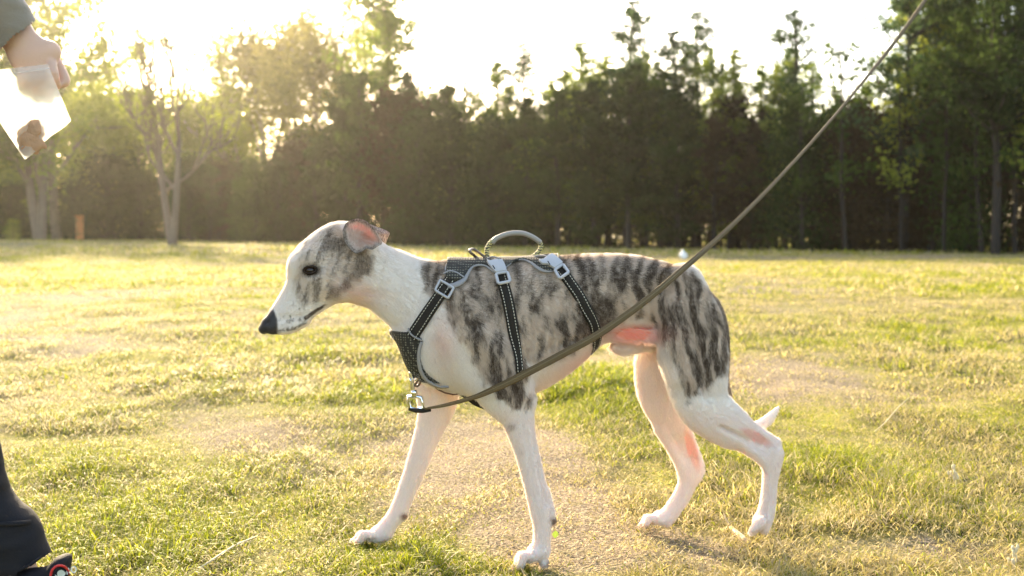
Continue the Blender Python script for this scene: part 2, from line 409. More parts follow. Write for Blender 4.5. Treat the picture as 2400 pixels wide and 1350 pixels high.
# far hind leg
fd.chain([pr(1500, 770, 1620, 770, .040, .028), pr(1489, 850, 1600, 850, .050, .026), pr(1489, 895, 1598, 890, .056, .024), pr(1499, 938, 1598, 925, .060, .022), pr(1517, 970, 1602, 955, .063, .019), pr(1537, 1003, 1608, 985, .066, .015)], k=.014, sub=3)
fd.chain([pr(1530, 990, 1604, 975, .065, .016), pr(1550, 1022, 1614, 1003, .068, .008), pr(1570, 1055, 1628, 1033, .070, .0052), pr(1585, 1085, 1642, 1068, .072, .006), pr(1592, 1112, 1648, 1095, .074, .011)], k=.006, sub=3)
fd.chain([sp(1550, 1005, .066, 17, .014), sp(1568, 1040, .068, 13, .012), sp(1586, 1072, .071, 12, .012), sp(1606, 1112, .075, 14, .0125)], k=.007)
fd.chain([sp(1602, 975, .067, 7, .007), sp(1622, 1030, .070, 6, .0062), sp(1640, 1085, .073, 8, .008)], k=.006)
fd.chain([pr(1592, 1105, 1648, 1095, .074, .013), pr(1591, 1125, 1636, 1125, .075, .0135), pr(1580, 1157, 1620, 1160, .077, .0125), pr(1565, 1182, 1604, 1184, .078, .0125), pr(1550, 1202, 1588, 1208, .079, .0145)], k=.008, sub=3)
paw(.080, 1560, 1212, 1532, 1215, 1499, 1230, 1562, 1224, r=9.5)
# sheath and groin fold, thin flank skin
fd.chain([sp(1440, 812, .002, 12, .011), sp(1458, 814, .002, 15, .014), sp(1500, 806, .004, 15, .014), sp(1545, 800, .006, 16, .016)], k=.008)
fd.chain([sp(1400, 788, -.012, 12, .006), sp(1450, 785, -.026, 14, .0032), sp(1500, 786, -.032, 16, .0030), sp(1545, 790, -.036, 18, .006)], k=.006)
# tail
fd.chain([sp(1636, 692, 0, 20, .014), sp(1668, 712, .004, 16), sp(1689, 755, .010, 13), sp(1697, 805, .014, 11), sp(1698, 850, .016, 10), sp(1697, 895, .018, 10), sp(1712, 950, .020, 10), sp(1740, 990, .022, 10), sp(1772, 1000, .022, 12), sp(1797, 986, .022, 12), sp(1813, 969, .022, 8), sp(1825, 954, .022, 3.5)], k=.006, sub=4)
# muscle and bone relief
def groove(pts, yo, r_, w_, k=.014):
    fd.chain([sp(x, y, yo if not isinstance(yo, (list, tuple)) else yo[i], r_, w_) for i, (x, y) in enumerate(pts)], k=k, op='sub')
groove([(1045, 700), (1052, 760), (1075, 830), (1110, 890)], [-.078, -.084, -.091, -.092], 6, .006, .018)      # in front of the upper arm
groove([(1165, 650), (1180, 720), (1195, 790), (1215, 850)], [-.086, -.089, -.090, -.088], 6, .005, .016)      # behind the shoulder
groove([(1085, 700), (1120, 760), (1165, 810)], [-.083, -.088, -.092], 5, .005, .014)                        # shoulder blade and arm
fd.chain([sp(1085, 690, -.060, 12, .010), sp(1100, 730, -.070, 16, .012), sp(1110, 780, -.073, 20, .013)], k=.02)
fd.chain([sp(1130, 800, -.074, 24, .013), sp(1170, 830, -.074, 26, .014), sp(1205, 875, -.070, 20, .012)], k=.02)   # triceps
groove([(1532, 690), (1538, 740), (1545, 790)], [-.058, -.066, -.070], 8, .007, .018)
groove([(1600, 700), (1625, 780), (1640, 860), (1660, 930)], [-.071, -.082, -.083, -.080], 6, .006, .016)          # thigh muscles
fd.chain([sp(1590, 720, -.054, 22, .012), sp(1590, 800, -.062, 24, .012), sp(1600, 880, -.064, 20, .011)], k=.02)
fd.chain([sp(1660, 740, -.052, 18, .010), sp(1672, 820, -.060, 18, .011), sp(1675, 890, -.062, 14, .009)], k=.02)
fd.chain([sp(1550, 640, -.042, 9, .009), sp(1572, 648, -.044, 9, .009)], k=.02)                                # hip bone
for i in range(7):
    x = 1235 + i * 25
    groove([(x, 690), (x + 12, 740), (x + 14, 790), (x + 4, 835 - i * 9)], [-.0835 + i * .0012, -.0845 + i * .002, -.0825 + i * .0022, -.076 + i * .003], 4.5, .0040, .010)
groove([(860, 690), (900, 700), (950, 740)], [-.040, -.044, -.055], 6, .006, .016)  # neck
groove([(1206, 1040), (1222, 1110), (1236, 1170)], [-.077, -.080, -.085], 3, .0025, .006)
groove([(1795, 1110), (1797, 1160), (1792, 1200)], [-.073, -.0745, -.076], 3, .003, .006); groove([(1690, 1000), (1735, 1022), (1770, 1045)], [-.073, -.071, -.070], 4, .004, .006)
DV, DQ = fd.mesh(2)
print('dog sdf', len(DV), round(time.time() - T0, 1))

def proj(V):
    V = np.asarray(V); return 1200 + V[:, 0] / V[:, 1] * FPX, HORIZON + (CAM_H - V[:, 2]) / V[:, 1] * FPX

# ---- ears (thin shells added to the same mesh)
def dish(outline, yrim, depth, n=10, thick=.0022, cx=None, ctr_off=(0, 0)):
    """cupped leaf: closed px outline with per-point D offset; returns V,F of a closed shell"""
    ol = catmull(np.array(outline + [outline[0]], float), 4)[:-1]
    m = len(ol); c = ol[:, :2].mean(0) + np.array(ctr_off); V, Fq = [], []
    rings = np.linspace(1, 0, n, endpoint=False)
    for side in (0, 1):
        for r in rings:
            q = c + (ol[:, :2] - c) * r
            D = ol[:, 2] * r + ol[:, 2].mean() * (1 - r) + depth * (1 - r ** 2.2) + side * thick * (1 if r < 1 else .9)
            for j in range(m): V.append(P(q[j, 0], q[j, 1], D[j]))
        V.append(P(c[0], c[1], ol[:, 2].mean() + depth + side * thick))
    per = n * m + 1
    for side in (0, 1):
        b = side * per
        for i in range(n - 1):
            for j in range(m):
                f = (b + i * m + j, b + i * m + (j + 1) % m, b + (i + 1) * m + (j + 1) % m, b + (i + 1) * m + j)
                Fq.append(f if side else f[::-1])
        for j in range(0, m):
            f = (b + (n - 1) * m + j, b + (n - 1) * m + (j + 1) % m, b + n * m, b + n * m)
            Fq.append(f if side else (f[1], f[0], f[2], f[3]))
    for j in range(m):
        Fq.append((j, (j + 1) % m, per + (j + 1) % m, per + j))
    return np.array(V), np.array(Fq)
DE = float(YC(840))
near_ear = [(803, 540, DE - 0.050), (810, 524, DE - 0.046), (824, 515, DE - 0.044), (840, 512.5, DE - 0.044), (858, 518, DE - 0.047), (873, 531, DE - 0.052), (884, 545, DE - 0.056), (896, 569, DE - 0.060),
            (886, 577, DE - 0.062), (873, 585, DE - 0.060), (860, 583, DE - 0.060), (846, 592, DE - 0.058), (832, 594, DE - 0.056), (819, 583, DE - 0.054), (806, 562, DE - 0.052)]
EV, EQ = dish(near_ear, 0, .011, ctr_off=(-6, 2))
far_ear = [(856, 528, DE + .026), (868, 526, DE + .030), (880, 531, DE + .034), (898, 537, DE + .040), (913, 546, DE + .044), (908, 560, DE + .044), (902, 574, DE + .042), (888, 578, DE + .036), (866, 560, DE + .028)]
FV, FQ_ = dish(far_ear, 0, -.006)
nb = len(DV); AV = np.concatenate([DV, EV, FV])
# drop doubled-corner quads into triangles by keeping them as quads is unsafe: use tris for all ears
def tris(Q):
    a = Q[:, [0, 1, 2]]; b = Q[:, [0, 2, 3]]; b = b[(b[:, 1] != b[:, 2]) & (b[:, 0] != b[:, 2])]; return np.concatenate([a, b])
bodyT = np.concatenate([DQ[:, [0, 1, 2]], DQ[:, [0, 2, 3]]])
AT = np.concatenate([bodyT, tris(EQ) + nb, tris(FQ_) + nb + len(EV)])
dog_me = mesh_np('dog', AV, AT)
bvh = BVHTree.FromPolygons([tuple(v) for v in DV], DQ.tolist())
CAMO = Vector((0, 0, CAM_H))
def hit(px, py, off=0.0):
    d = (Vector(P(px, py, 1.0)) - CAMO).normalized(); h = bvh.ray_cast(CAMO, d)
    return None if h[0] is None else (h[0] + h[1] * off, h[1])

# ---- coat
def poly_sd(x, y, poly):
    p = np.array(poly, float); d = np.full(x.shape, 1e9); ins = np.zeros(x.shape, bool)
    for i in range(len(p)):
        a, b = p[i], p[(i + 1) % len(p)]; e = b - a
        t = np.clip(((x - a[0]) * e[0] + (y - a[1]) * e[1]) / (e @ e), 0, 1)
        d = np.minimum(d, np.hypot(x - a[0] - t * e[0], y - a[1] - t * e[1]))
        if e[1] != 0:
            cnd = ((a[1] > y) != (b[1] > y)); ins ^= cnd & (x < a[0] + (y - a[1]) / e[1] * e[0])
    return np.where(ins, -d, d)
def ss(a, b, x): t = np.clip((x - a) / (b - a), 0, 1); return t * t * (3 - 2 * t)
def blob(x, y, cx, cy, rx, ry, ang, s):
    a = math.radians(ang); dx, dy = x - cx, y - cy
    u = (dx * math.cos(a) + dy * math.sin(a)) / rx; v = (-dx * math.sin(a) + dy * math.cos(a)) / ry
    return s * np.exp(-(u * u + v * v) * 1.1)
vx, vy = proj(AV); vY = AV[:, 1]
wob = (fbm(vx / 14, vy / 22, 0, 3) - .5) * 26
BR = [(985, 612), (1040, 606), (1300, 596), (1450, 592), (1560, 608), (1600, 622), (1660, 676), (1694, 740), (1708, 830), (1702, 868), (1672, 896), (1645, 915), (1612, 925), (1592, 880), (1568, 830), (1552, 790),
      (1530, 752), (1500, 742), (1440, 760), (1400, 790), (1345, 822), (1300, 846), (1235, 850), (1230, 900), (1247, 938), (1243, 955), (1205, 960), (1165, 930), (1130, 885), (1095, 820), (1065, 760), (1040, 720), (1005, 690)]
m_br = ss(9, -9, poly_sd(vx, vy, BR) + wob)
HD = [(790, 528), (755, 540), (715, 575), (692, 625), (688, 690), (705, 720), (745, 712), (790, 695), (830, 668), (868, 640), (872, 600), (840, 560)]
m_hd = ss(10, -10, poly_sd(vx, vy, HD) + wob * .6)
warp = (fbm(vx / 60, vy / 60, 0, 5) - .5) * 60
st = fbm((vx + warp * .8 - (vy - 700) * .10) / 12.5, vy / 48.0, 0, 11, 4)
hip = ss(1540, 1600, vx)
st2 = fbm((vx + warp * .4 - (vy - 700) * .16) / 9.0, vy / 62.0, 0, 31, 4)
st = st * (1 - hip) + st2 * hip
dens = np.zeros(len(AV)) + .25
for b in [(1470, 650, 80, 34, 0, .42), (1390, 640, 45, 32, 0, .30), (1560, 640, 40, 26, 25, .30), (1400, 705, 40, 50, 10, .18), (1640, 760, 60, 90, 0, .30), (1640, 860, 50, 55, 0, .30), (1200, 900, 42, 45, 0, .34),
          (1150, 800, 45, 70, -25, .26), (1090, 690, 45, 40, 0, .16), (1015, 640, 28, 40, 0, .22), (1330, 720, 80, 60, 0, .16), (1240, 740, 24, 80, 0, .14), (1270, 640, 60, 30, 0, -.12), (1500, 730, 40, 18, 0, -.25), (1580, 700, 22, 40, 0, -.1), (1300, 820, 50, 25, 0, -.12), (1700, 760, 14, 60, 0, .3)]:
    dens += blob(vx, vy, *b)
thr = .62 - dens * .38
drk = ss(thr - .17, thr + .21, st) * .95
drk = drk * m_br * np.clip(.62 + .75 * noise((vx + vy * .3) / 3.2, vy / 9.0, 0, 17), 0, 1.1)
# brindle pattern of the head
hs = fbm((vx + (vy - 600) * .35) / 9, vy / 30, 0, 21, 3)
hdens = .20 + blob(vx, vy, 720, 700, 40, 40, 20, .25) + blob(vx, vy, 830, 560, 30, 40, 0, .35) + blob(vx, vy, 770, 585, 22, 36, -8, .5) + blob(vx, vy, 850, 625, 22, 38, 10, .75) + blob(vx, vy, 800, 680, 40, 26, -20, .4) + blob(vx, vy, 742, 690, 22, 40, 20, .28) + blob(vx, vy, 745, 610, 26, 18, -25, .2) + blob(vx, vy, 815, 575, 30, 30, 0, .25) + blob(vx, vy, 700, 668, 8, 34, 12, .45)
drk_h = ss(.72 - hdens * .55, 1.0 - hdens * .5, hs + .12) * m_hd
tan = m_br * .85 + m_hd * (.55 + .6 * blob(vx, vy, 850, 610, 45, 70, 0, 1) + .3 * blob(vx, vy, 780, 560, 30, 40, 0, 1))
drk = np.maximum(drk, drk_h * .62)
# eye rim, nose, lips, pads, small ticks
eye = blob(vx, vy, 728, 635, 30, 19, -8, 1.35); drk = np.maximum(drk, np.clip(eye, 0, 1) ** 2)
NOSE = [(585, 770), (606, 742), (618, 734), (630, 736), (640, 727), (645, 740), (649, 754), (649, 768), (650, 800), (600, 800)]
nose = ss(4, -3, poly_sd(vx, vy, NOSE)); drk = np.maximum(drk, nose * 1.25)
lip = ss(3.5, 1.0, np.abs(poly_sd(vx, vy, [(712, 746), (736, 729), (757, 716), (754, 720), (736, 733), (714, 751)])))
lip = np.maximum(lip, .75 * ss(5, 1, np.abs(vy - np.interp(vx, [655, 690, 712], [776, 771, 758]))) * (vx > 652) * (vx < 714) * (noise(vx / 3, vy / 3, 0, 8) > .35)); drk = np.maximum(drk, lip)
tick = (noise(vx / 4.2, vy / 4.2, 0, 91) > .80) * np.clip(blob(vx, vy, 690, 745, 38, 22, -30, 1.4), 0, 1); drk = np.maximum(drk, tick * .7)
for b in [(1300, 1222, 9, 8, 0, 1.2), (948, 1211, 9, 7, 0, 1.2), (1288, 1322, 7, 9, 0, 1.1), (1198, 1000, 13, 8, 0, .45), (1612, 944, 9, 7, 0, .45), (1003, 990, 7, 6, 0, .4), (1222, 1062, 7, 6, 0, .2), (1500, 1237, 60, 5, 0, .8)]:
    drk = np.maximum(drk, blob(vx, vy, *b))
# tail: brindle above, white tip
tl = (vx > 1655) & (vy > 672) & (vy < 930) & (vY > 1.733) & (vY < 1.79); drk = np.where(tl, .55 + .6 * (st2 - .3), drk); tan = np.where(tl, .8, tan)
# far legs: warm fur, no brindle
farleg = (vy > 790) & (vY > YC(vx) + .02) & ~((vx > 1690)); drk = np.where(farleg & (vy < 1200), drk * .15, drk); tan = np.where(farleg, 0, tan)
pink = np.minimum(blob(vx, vy, 1485, 783, 74, 22, 0, 1.25) * (.75 + .5 * fbm(vx / 22, vy / 5, 0, 44, 2)), .90) * (vY < YC(vx) + .03)
pink = np.maximum(pink, np.minimum(blob(vx, vy, 1772, 1024, 42, 12, 29, 1.1), .62)); pink = np.maximum(pink, np.minimum(blob(vx, vy, 1622, 1055, 13, 56, -18, 1.1), .66) * (vY > 1.78))
pink = np.maximum(pink, .30 * farleg); pink = np.maximum(pink, .22 * ss(930, 990, vy)); pink = np.maximum(pink, blob(vx, vy, 1490, 1228, 14, 10, 0, .7)); pink = np.maximum(pink, blob(vx, vy, 1200, 1332, 14, 8, 0, .9))
pink = np.maximum(pink, .5 * blob(vx, vy, 1370, 845, 120, 30, -32, 1)); pink = np.maximum(pink, .4 * blob(vx, vy, 840, 690, 60, 30, 10, 1)); pink = np.maximum(pink, .35 * blob(vx, vy, 1040, 800, 30, 60, 0, 1))
earv = np.zeros(len(AV)); ne = len(EV) // 2
earv[nb:nb + ne] = 1.0; earv[nb + ne:nb + len(EV)] = .35; earv[nb + len(EV):] = .03
rimd = np.abs(poly_sd(vx, vy, [(q[0], q[1]) for q in near_ear]))
drk[nb:] = 0; tan[nb:] = .8; drk[nb:nb + ne] = (.75 * ss(12, 5, rimd) * (vx < 880) + .10 * noise(vx / 5, vy / 8, 0, 14))[nb:nb + ne]; drk[nb + ne:nb + len(EV)] = .5; drk[nb + len(EV):] = .72
pink = np.where((vY > 1.742) & (vx > 1735) & (vy < 1014), pink * .1, pink); pink = np.clip(pink, 0, 1); pink[nb:] = 0; earv[nb:nb + ne] *= (ss(4, 14, rimd) * (.45 + .75 * fbm(vx / 9, vy / 5, 0, 19, 2)) * (.35 + .65 * np.clip(blob(vx, vy, 862, 562, 34, 26, 25, 1.3), 0, 1)))[nb:nb + ne]  # ear mask peaks at one spot, painting the glow of light through it
drk[nb:nb + ne] = np.maximum(drk[nb:nb + ne], (.50 - .55 * earv[nb:nb + ne]) * (.7 + .6 * fbm(vx / 7, vy / 12, 0, 29, 2))[nb:nb + ne]); vattr(dog_me, 'dark', np.clip(drk, 0, 1.2)); vattr(dog_me, 'tan', np.clip(tan, 0, 1)); vattr(dog_me, 'pink', pink); vattr(dog_me, 'ear', earv); vattr(dog_me, 'nose', np.clip(nose, 0, 1))

def mat_coat(hairs=False):
    m, N, L, out = new_mat('short_coat_hairs' if hairs else 'short_brindle_coat')
    def at(n): a = N.new('ShaderNodeAttribute'); a.attribute_name = n; return a.outputs['Fac']
    def mth(op, a, b=None, cl=False):
        q = N.new('ShaderNodeMath'); q.operation = op; q.use_clamp = cl
        for i, v in enumerate((a, b)):
            if v is None: continue
            if isinstance(v, (int, float)): q.inputs[i].default_value = v
            else: L.new(v, q.inputs[i])
        return q.outputs[0]
    def mix(f, a, b):
        q = N.new('ShaderNodeMix'); q.data_type = 'RGBA'
        if isinstance(f, float): q.inputs[0].default_value = f
        else: L.new(f, q.inputs[0])
        for i, v in ((6, a), (7, b)):
            if isinstance(v, tuple): q.inputs[i].default_value = v + (1,)
            else: L.new(v, q.inputs[i])
        return q.outputs[2]
    tc = N.new('ShaderNodeTexCoord'); mp = N.new('ShaderNodeMapping'); mp.inputs['Rotation'].default_value = (0, math.radians(28), 0); mp.inputs['Scale'].default_value = (1000, 1000, 230)
    L.new(tc.outputs['Object'], mp.inputs[0])
    hz = N.new('ShaderNodeTexNoise'); hz.inputs['Scale'].default_value = 1; hz.inputs['Detail'].default_value = 3; L.new(mp.outputs[0], hz.inputs['Vector'])
    mp2 = N.new('ShaderNodeMapping'); mp2.inputs['Rotation'].default_value = (0, math.radians(20), 0); mp2.inputs['Scale'].default_value = (420, 420, 110)
    L.new(tc.outputs['Object'], mp2.inputs[0])
    hz2 = N.new('ShaderNodeTexNoise'); hz2.inputs['Scale'].default_value = 1; hz2.inputs['Detail'].default_value = 2; L.new(mp2.outputs[0], hz2.inputs['Vector'])
    hn = mth('SUBTRACT', mth('ADD', mth('MULTIPLY', hz.outputs['Fac'], .9), mth('MULTIPLY', hz2.outputs['Fac'], .7)), .8)
    d = at('dark')
    amp = mth('MULTIPLY', mth('MULTIPLY', d, mth('SUBTRACT', 1.25, d)), 4.2)
    d2 = mth('ADD', d, mth('MULTIPLY', hn, amp), True)
    base = mix(at('tan'), (.76, .705, .655), (.57, .455, .36))
    hair = mth('ADD', 1.0 if hairs else .86, mth('MULTIPLY', hz.outputs['Fac'], .28))
    base = mix(d2, base, (.084, .057, .039))
    pk = at('pink')
    base = mix(mth('MULTIPLY', pk, .8), base, (.74, .40, .31)); base = mix(mth('POWER', mth('MINIMUM', pk, .95), 3.2), base, (.80, .20, .10))  # pink bare skin; the stronger red imitates backlight through thin skin
    base = mix(mth('MULTIPLY', at('ear'), .85), base, (.33, .17, .12))
    base = mix(mth('MULTIPLY', at('nose'), .9), base, (.020, .019, .021))
    hv = N.new('ShaderNodeCombineColor'); [L.new(hair, hv.inputs[i]) for i in range(3)]
    mm = N.new('ShaderNodeMix'); mm.data_type = 'RGBA'; mm.blend_type = 'MULTIPLY'; mm.inputs[0].default_value = 1; L.new(base, mm.inputs[6]); L.new(hv.outputs[0], mm.inputs[7])
    b = N.new('ShaderNodeBsdfPrincipled'); L.new(mm.outputs[2], b.inputs['Base Color'])
    b.inputs['Specular IOR Level'].default_value = .25
    L.new(mth('SUBTRACT', .72, mth('MULTIPLY', at('nose'), .35)), b.inputs['Roughness'])
    b.inputs['Sheen Weight'].default_value = .12; b.inputs['Sheen Roughness'].default_value = .5
    b.inputs['Subsurface Radius'].default_value = (1.0, .32, .16); b.inputs['Subsurface Scale'].default_value = .010
    L.new(mth('MULTIPLY', mth('ADD', .10, mth('MULTIPLY', mth('MAXIMUM', at('pink'), mth('MULTIPLY', at('ear'), .25)), .85)), mth('SUBTRACT', 1.0, mth('MULTIPLY', d2, .95)), True), b.inputs['Subsurface Weight'])
    bp = N.new('ShaderNodeBump'); bp.inputs['Strength'].default_value = .55; bp.inputs['Distance'].default_value = .0012
    L.new(hn, bp.inputs['Height'])
    if hairs:
        b.inputs['Subsurface Weight'].default_value = 0
        for l_ in list(b.inputs['Subsurface Weight'].links): L.remove(l_)
        tr0 = N.new('ShaderNodeBsdfTranslucent'); L.new(mm.outputs[2], tr0.inputs[0]); m0 = N.new('ShaderNodeMixShader'); m0.inputs[0].default_value = .4; L.new(b.outputs[0], m0.inputs[1]); L.new(tr0.outputs[0], m0.inputs[2]); L.new(m0.outputs[0], out.inputs[0]); return m
    L.new(bp.outputs[0], b.inputs['Normal'])
    tr = N.new('ShaderNodeBsdfTranslucent'); tr.inputs[0].default_value = (.60, .20, .06, 1)
    ms = N.new('ShaderNodeMixShader'); L.new(mth('MULTIPLY', at('ear'), .24), ms.inputs[0]); L.new(b.outputs[0], ms.inputs[1]); L.new(tr.outputs[0], ms.inputs[2])
    L.new(ms.outputs[0], out.inputs[0]); return m
M_coat = mat_coat()
dog = link('dog', dog_me, M_coat)
tag(dog, 'slender white and grey brindle dog walking left across the grass with its head lowered', 'dog')
# short coat hairs
def make_fur(n=240000):
    r = np.random.default_rng(12); A = AV[AT[:, 0]]; B = AV[AT[:, 1]]; C = AV[AT[:, 2]]; nn = np.cross(B - A, C - A); ar = np.linalg.norm(nn, axis=1)
    nb_t = len(bodyT); w_ = ar.copy(); w_[nb_t:] = 0
    cy = (A[:, 1] - YC(1200 + A[:, 0] / A[:, 1] * FPX)); w_ *= np.where(cy > .015, .35, 1.0); w_ *= np.where(nose[AT[:, 0]] > .3, 0, 1) * np.where(pink[AT[:, 0]] > .75, .15, 1)
    f_ = r.choice(len(w_), n, p=w_ / w_.sum()); u, v = r.random(n), r.random(n); sw = u + v > 1; u[sw], v[sw] = 1 - u[sw], 1 - v[sw]; u, v = u[:, None], v[:, None]
    p = A[f_] + (B[f_] - A[f_]) * u + (C[f_] - A[f_]) * v; nm = nn[f_] / ar[f_][:, None]
    x, y = proj(p)
    keys = [((620, 770), (.74, -.67)), ((700, 650), (.74, -.55)), ((780, 600), (.95, .0)), ((840, 640), (.8, .6)), ((920, 680), (.85, .52)), ((1000, 800), (.35, .93)), ((1100, 700), (.9, .42)), ((1150, 850), (.35, .93)), ((1300, 620), (.97, .2)), ((1300, 760), (.8, .6)),
            ((1500, 620), (.97, .25)), ((1500, 740), (.85, .5)), ((1650, 700), (.5, .87)), ((1640, 850), (.25, .97)), ((1600, 950), (.5, .87)), ((1760, 1040), (.8, .6)), ((1800, 1150), (0, 1)), ((1530, 950), (.3, .95)), ((1600, 1100), (.1, 1)), ((1220, 1050), (.15, 1)), ((1270, 1250), (.05, 1)), ((1000, 1000), (-.3, .95)), ((920, 1180), (-.5, .86)), ((1540, 1220), (-.8, .5)), ((860, 1250), (-.9, .4)), ((1230, 1310), (-.7, .7))]
    fl = np.zeros((n, 2)); ws = np.zeros(n)
    for (kx, ky), d in keys: q = np.exp(-((x - kx) ** 2 + (y - ky) ** 2) / (2 * 60 ** 2)) + 1e-6; fl += q[:, None] * np.array(d); ws += q
    fl /= np.linalg.norm(fl, axis=1)[:, None] + 1e-9
    d = np.stack([fl[:, 0], np.zeros(n), -fl[:, 1]], 1) + r.normal(size=(n, 3)) * .16; d -= nm * (d * nm).sum(1)[:, None]; d /= np.linalg.norm(d, axis=1)[:, None] + 1e-9
    L_ = np.where(y > 930, .0044, .0068) * np.where(x < 760, .65, 1) * (.6 + .8 * r.random(n)); L_ *= np.where((x > 1410) & (x < 1560) & (y > 770) & (y < 850), 1.6, 1)
    lift = (.16 + .36 * r.random(n))[:, None]
    p0 = p - nm * .0004; p1 = p + (d + nm * lift * 1.3) * (L_ * .5)[:, None]; p2 = p1 + (d + nm * lift * .5) * (L_ * .5)[:, None]
    pts = np.stack([p0, p1, p2], 1).reshape(-1, 3)
    cu = bpy.data.hair_curves.new('fur'); cu.add_curves([3] * n); cu.attributes['position'].data.foreach_set('vector', pts.astype(np.float32).ravel()) if 'position' in cu.attributes else cu.position_data.foreach_set('vector', pts.astype(np.float32).ravel())
    ra = cu.attributes.new('radius', 'FLOAT', 'POINT') if 'radius' not in cu.attributes else cu.attributes['radius']; ra.data.foreach_set('value', np.tile(np.array([.00016, .00013, .00003], np.float32), n))
    vi = AT[f_, 0]; jit = (r.random(n) - .5) * .22
    for nm_, arr in (('dark', np.clip(np.clip(drk, 0, 1.2)[vi] + jit * (drk[vi] > .08), 0, 1.2)), ('tan', np.clip(tan[vi] + (r.random(n) - .35) * .25, 0, 1)), ('pink', pink[vi] * .8), ('ear', earv[vi] * 0), ('nose', nose[vi] * 0)):
        a_ = cu.attributes.new(nm_, 'FLOAT', 'CURVE'); a_.data.foreach_set('value', arr.astype(np.float32))
    cu.materials.append(mat_coat(True)); o = bpy.data.objects.new('fur', cu); COL.objects.link(o); o.parent = dog
make_fur()
print('fur', round(time.time() - T0, 1))
# eye
M_eye = mat_simple('dark_eye', (.018, .009, .006), rough=.12, var=.3, spec=.35)
def uvsphere(c, r, seg=24, ring=14, sc=(1, 1, 1), rot=0.0):
    V, Fq = [], []
    for i in range(ring + 1):
        t = math.pi * i / ring
        for j in range(seg):
            a = 2 * math.pi * j / seg; V.append((math.sin(t) * math.cos(a) * sc[0] * r, math.sin(t) * math.sin(a) * sc[1] * r, math.cos(t) * sc[2] * r))
    for i in range(ring):
        for j in range(seg): Fq.append((i * seg + j, (i + 1) * seg + j, (i + 1) * seg + (j + 1) % seg, i * seg + (j + 1) % seg))
    V = np.array(V); ca, sa = math.cos(rot), math.sin(rot); V = V @ np.array([[ca, 0, -sa], [0, 1, 0], [sa, 0, ca]]).T
    return V + np.array(c), np.array(Fq)
M_lid = mat_simple('dark_eyelid_skin', (.03, .020, .015), rough=.85, var=.2, spec=.1)
for sg in (-1, 1):
    c = P(727, 634, float(YC(727)) + sg * .0285)
    e = part('eye', [uvsphere(c, .0090)], M_eye, dog)
    pts = []
    for a in np.linspace(0, 2 * math.pi, 28, endpoint=False):
        ux, uy = math.cos(a) * 15.0, math.sin(a) * (8.6 if math.sin(a) < 0 else 7.2)
        rx, ry = ux * math.cos(-.12) - uy * math.sin(-.12), ux * math.sin(-.12) + uy * math.cos(-.12)
        k = (ux / 15.0) ** 2
        pts.append(P(727 + rx, 633 + ry, float(YC(727)) + sg * (.0372 - .0045 * k)))
    part('eyelid', [tube(pts, .0019, seg=8, closed=True)], M_lid, dog)
# ------------------------------------------------------------------ ground
rng = np.random.default_rng(7)
LUSH = [(1410, 925, 120, 60, 0, 1.3), (1330, 960, 60, 40, 0, .9), (860, 925, 90, 35, 0, .6), (120, 1080, 160, 60, 0, .4), (380, 1240, 280, 80, 0, .6), (930, 1310, 140, 45, 0, 1.0), (1920, 1110, 260, 80, 0, .6), (2200, 1190, 220, 60, 0, .5),
        (2150, 790, 260, 45, 0, .3), (1560, 1080, 160, 60, 0, .25), (700, 1230, 160, 50, 0, .3), (470, 770, 260, 30, 0, .2), (1180, 1335, 120, 18, 0, .2), (620, 830, 200, 30, 0, .25)]
BARE = [(1150, 1060, 270, 60, 0, .8), (640, 1030, 240, 36, 0, .6), (1500, 1290, 300, 55, 0, .95), (1860, 880, 220, 45, 0, .55), (2150, 1285, 280, 42, 0, .7), (60, 1180, 120, 50, 0, .3), (1330, 1180, 160, 60, 0, .6), (230, 930, 250, 30, 0, .35), (1150, 1220, 140, 50, 0, .3)]
def lush(x, y):
    """0 = bare soil and thatch, 1 = full grass; x, y ground metres"""
    x = np.asarray(x, float); y = np.asarray(y, float)
    b = .56 + (fbm(x * 1.1, y * .8, 0, 41, 3) - .5) * .9 + (fbm(x * 4.5, y * 3.5, 0, 47, 2) - .5) * .7 + (fbm(x * .22, y * .16, 0, 53, 2) - .5) * .5
    yy = np.maximum(y, .6); px = 1200 + x / yy * FPX; py = HORIZON + CAM_H / yy * FPX
    for q in LUSH: b = b + blob(px, py, *q)
    for q in BARE: b = b - blob(px, py, *q) * 1.0
    return np.clip(b, 0, 1.5)
def hgt(x, y):
    x = np.asarray(x, float); y = np.asarray(y, float); r = np.hypot(x, y)
    near = (fbm(x * 3.2, y * 3.2, 0, 61, 3) - .5) * .030 + ss(.5, .8, fbm(x * 4.0, y * 3.0, 0, 63, 2)) * .016 * ss(12, 5, r)
    far = (fbm(x * .10, y * .10, 0, 67, 2) - .5) * .30 * ss(6, 20, r) * ss(300, 120, r)
    paws = 0
    for a, b_ in ((-.25, 1.745), (.02, 1.615), (.22, 1.84), (.40, 1.69), (-.68, 1.42)): paws = np.maximum(paws, np.exp(-((x - a) ** 2 + (y - b_) ** 2) / .02))
    mound = .030 * blob(1200 + x / np.maximum(y, .6) * FPX, HORIZON + CAM_H / np.maximum(y, .6) * FPX, 1420, 940, 110, 34, 0, 1) * (y > 1.0)
    return near * (1 - paws) - .004 + far + mound
def axis(a, b, n, c):
    t = np.linspace(-1, 1, n); s_ = np.sinh(t * c) / np.sinh(c); return np.where(s_ < 0, -s_ * a, s_ * b)
gx = axis(-400, 400, 420, 7.6); gy = 1.9 + axis(-120, 1400, 520, 8.2)
GX, GY = np.meshgrid(gx, gy, indexing='ij'); GZ = hgt(GX, GY)
nx, ny = GX.shape; ii = np.arange(nx * ny).reshape(nx, ny)
gq = np.stack([ii[:-1, :-1], ii[1:, :-1], ii[1:, 1:], ii[:-1, 1:]], -1).reshape(-1, 4)
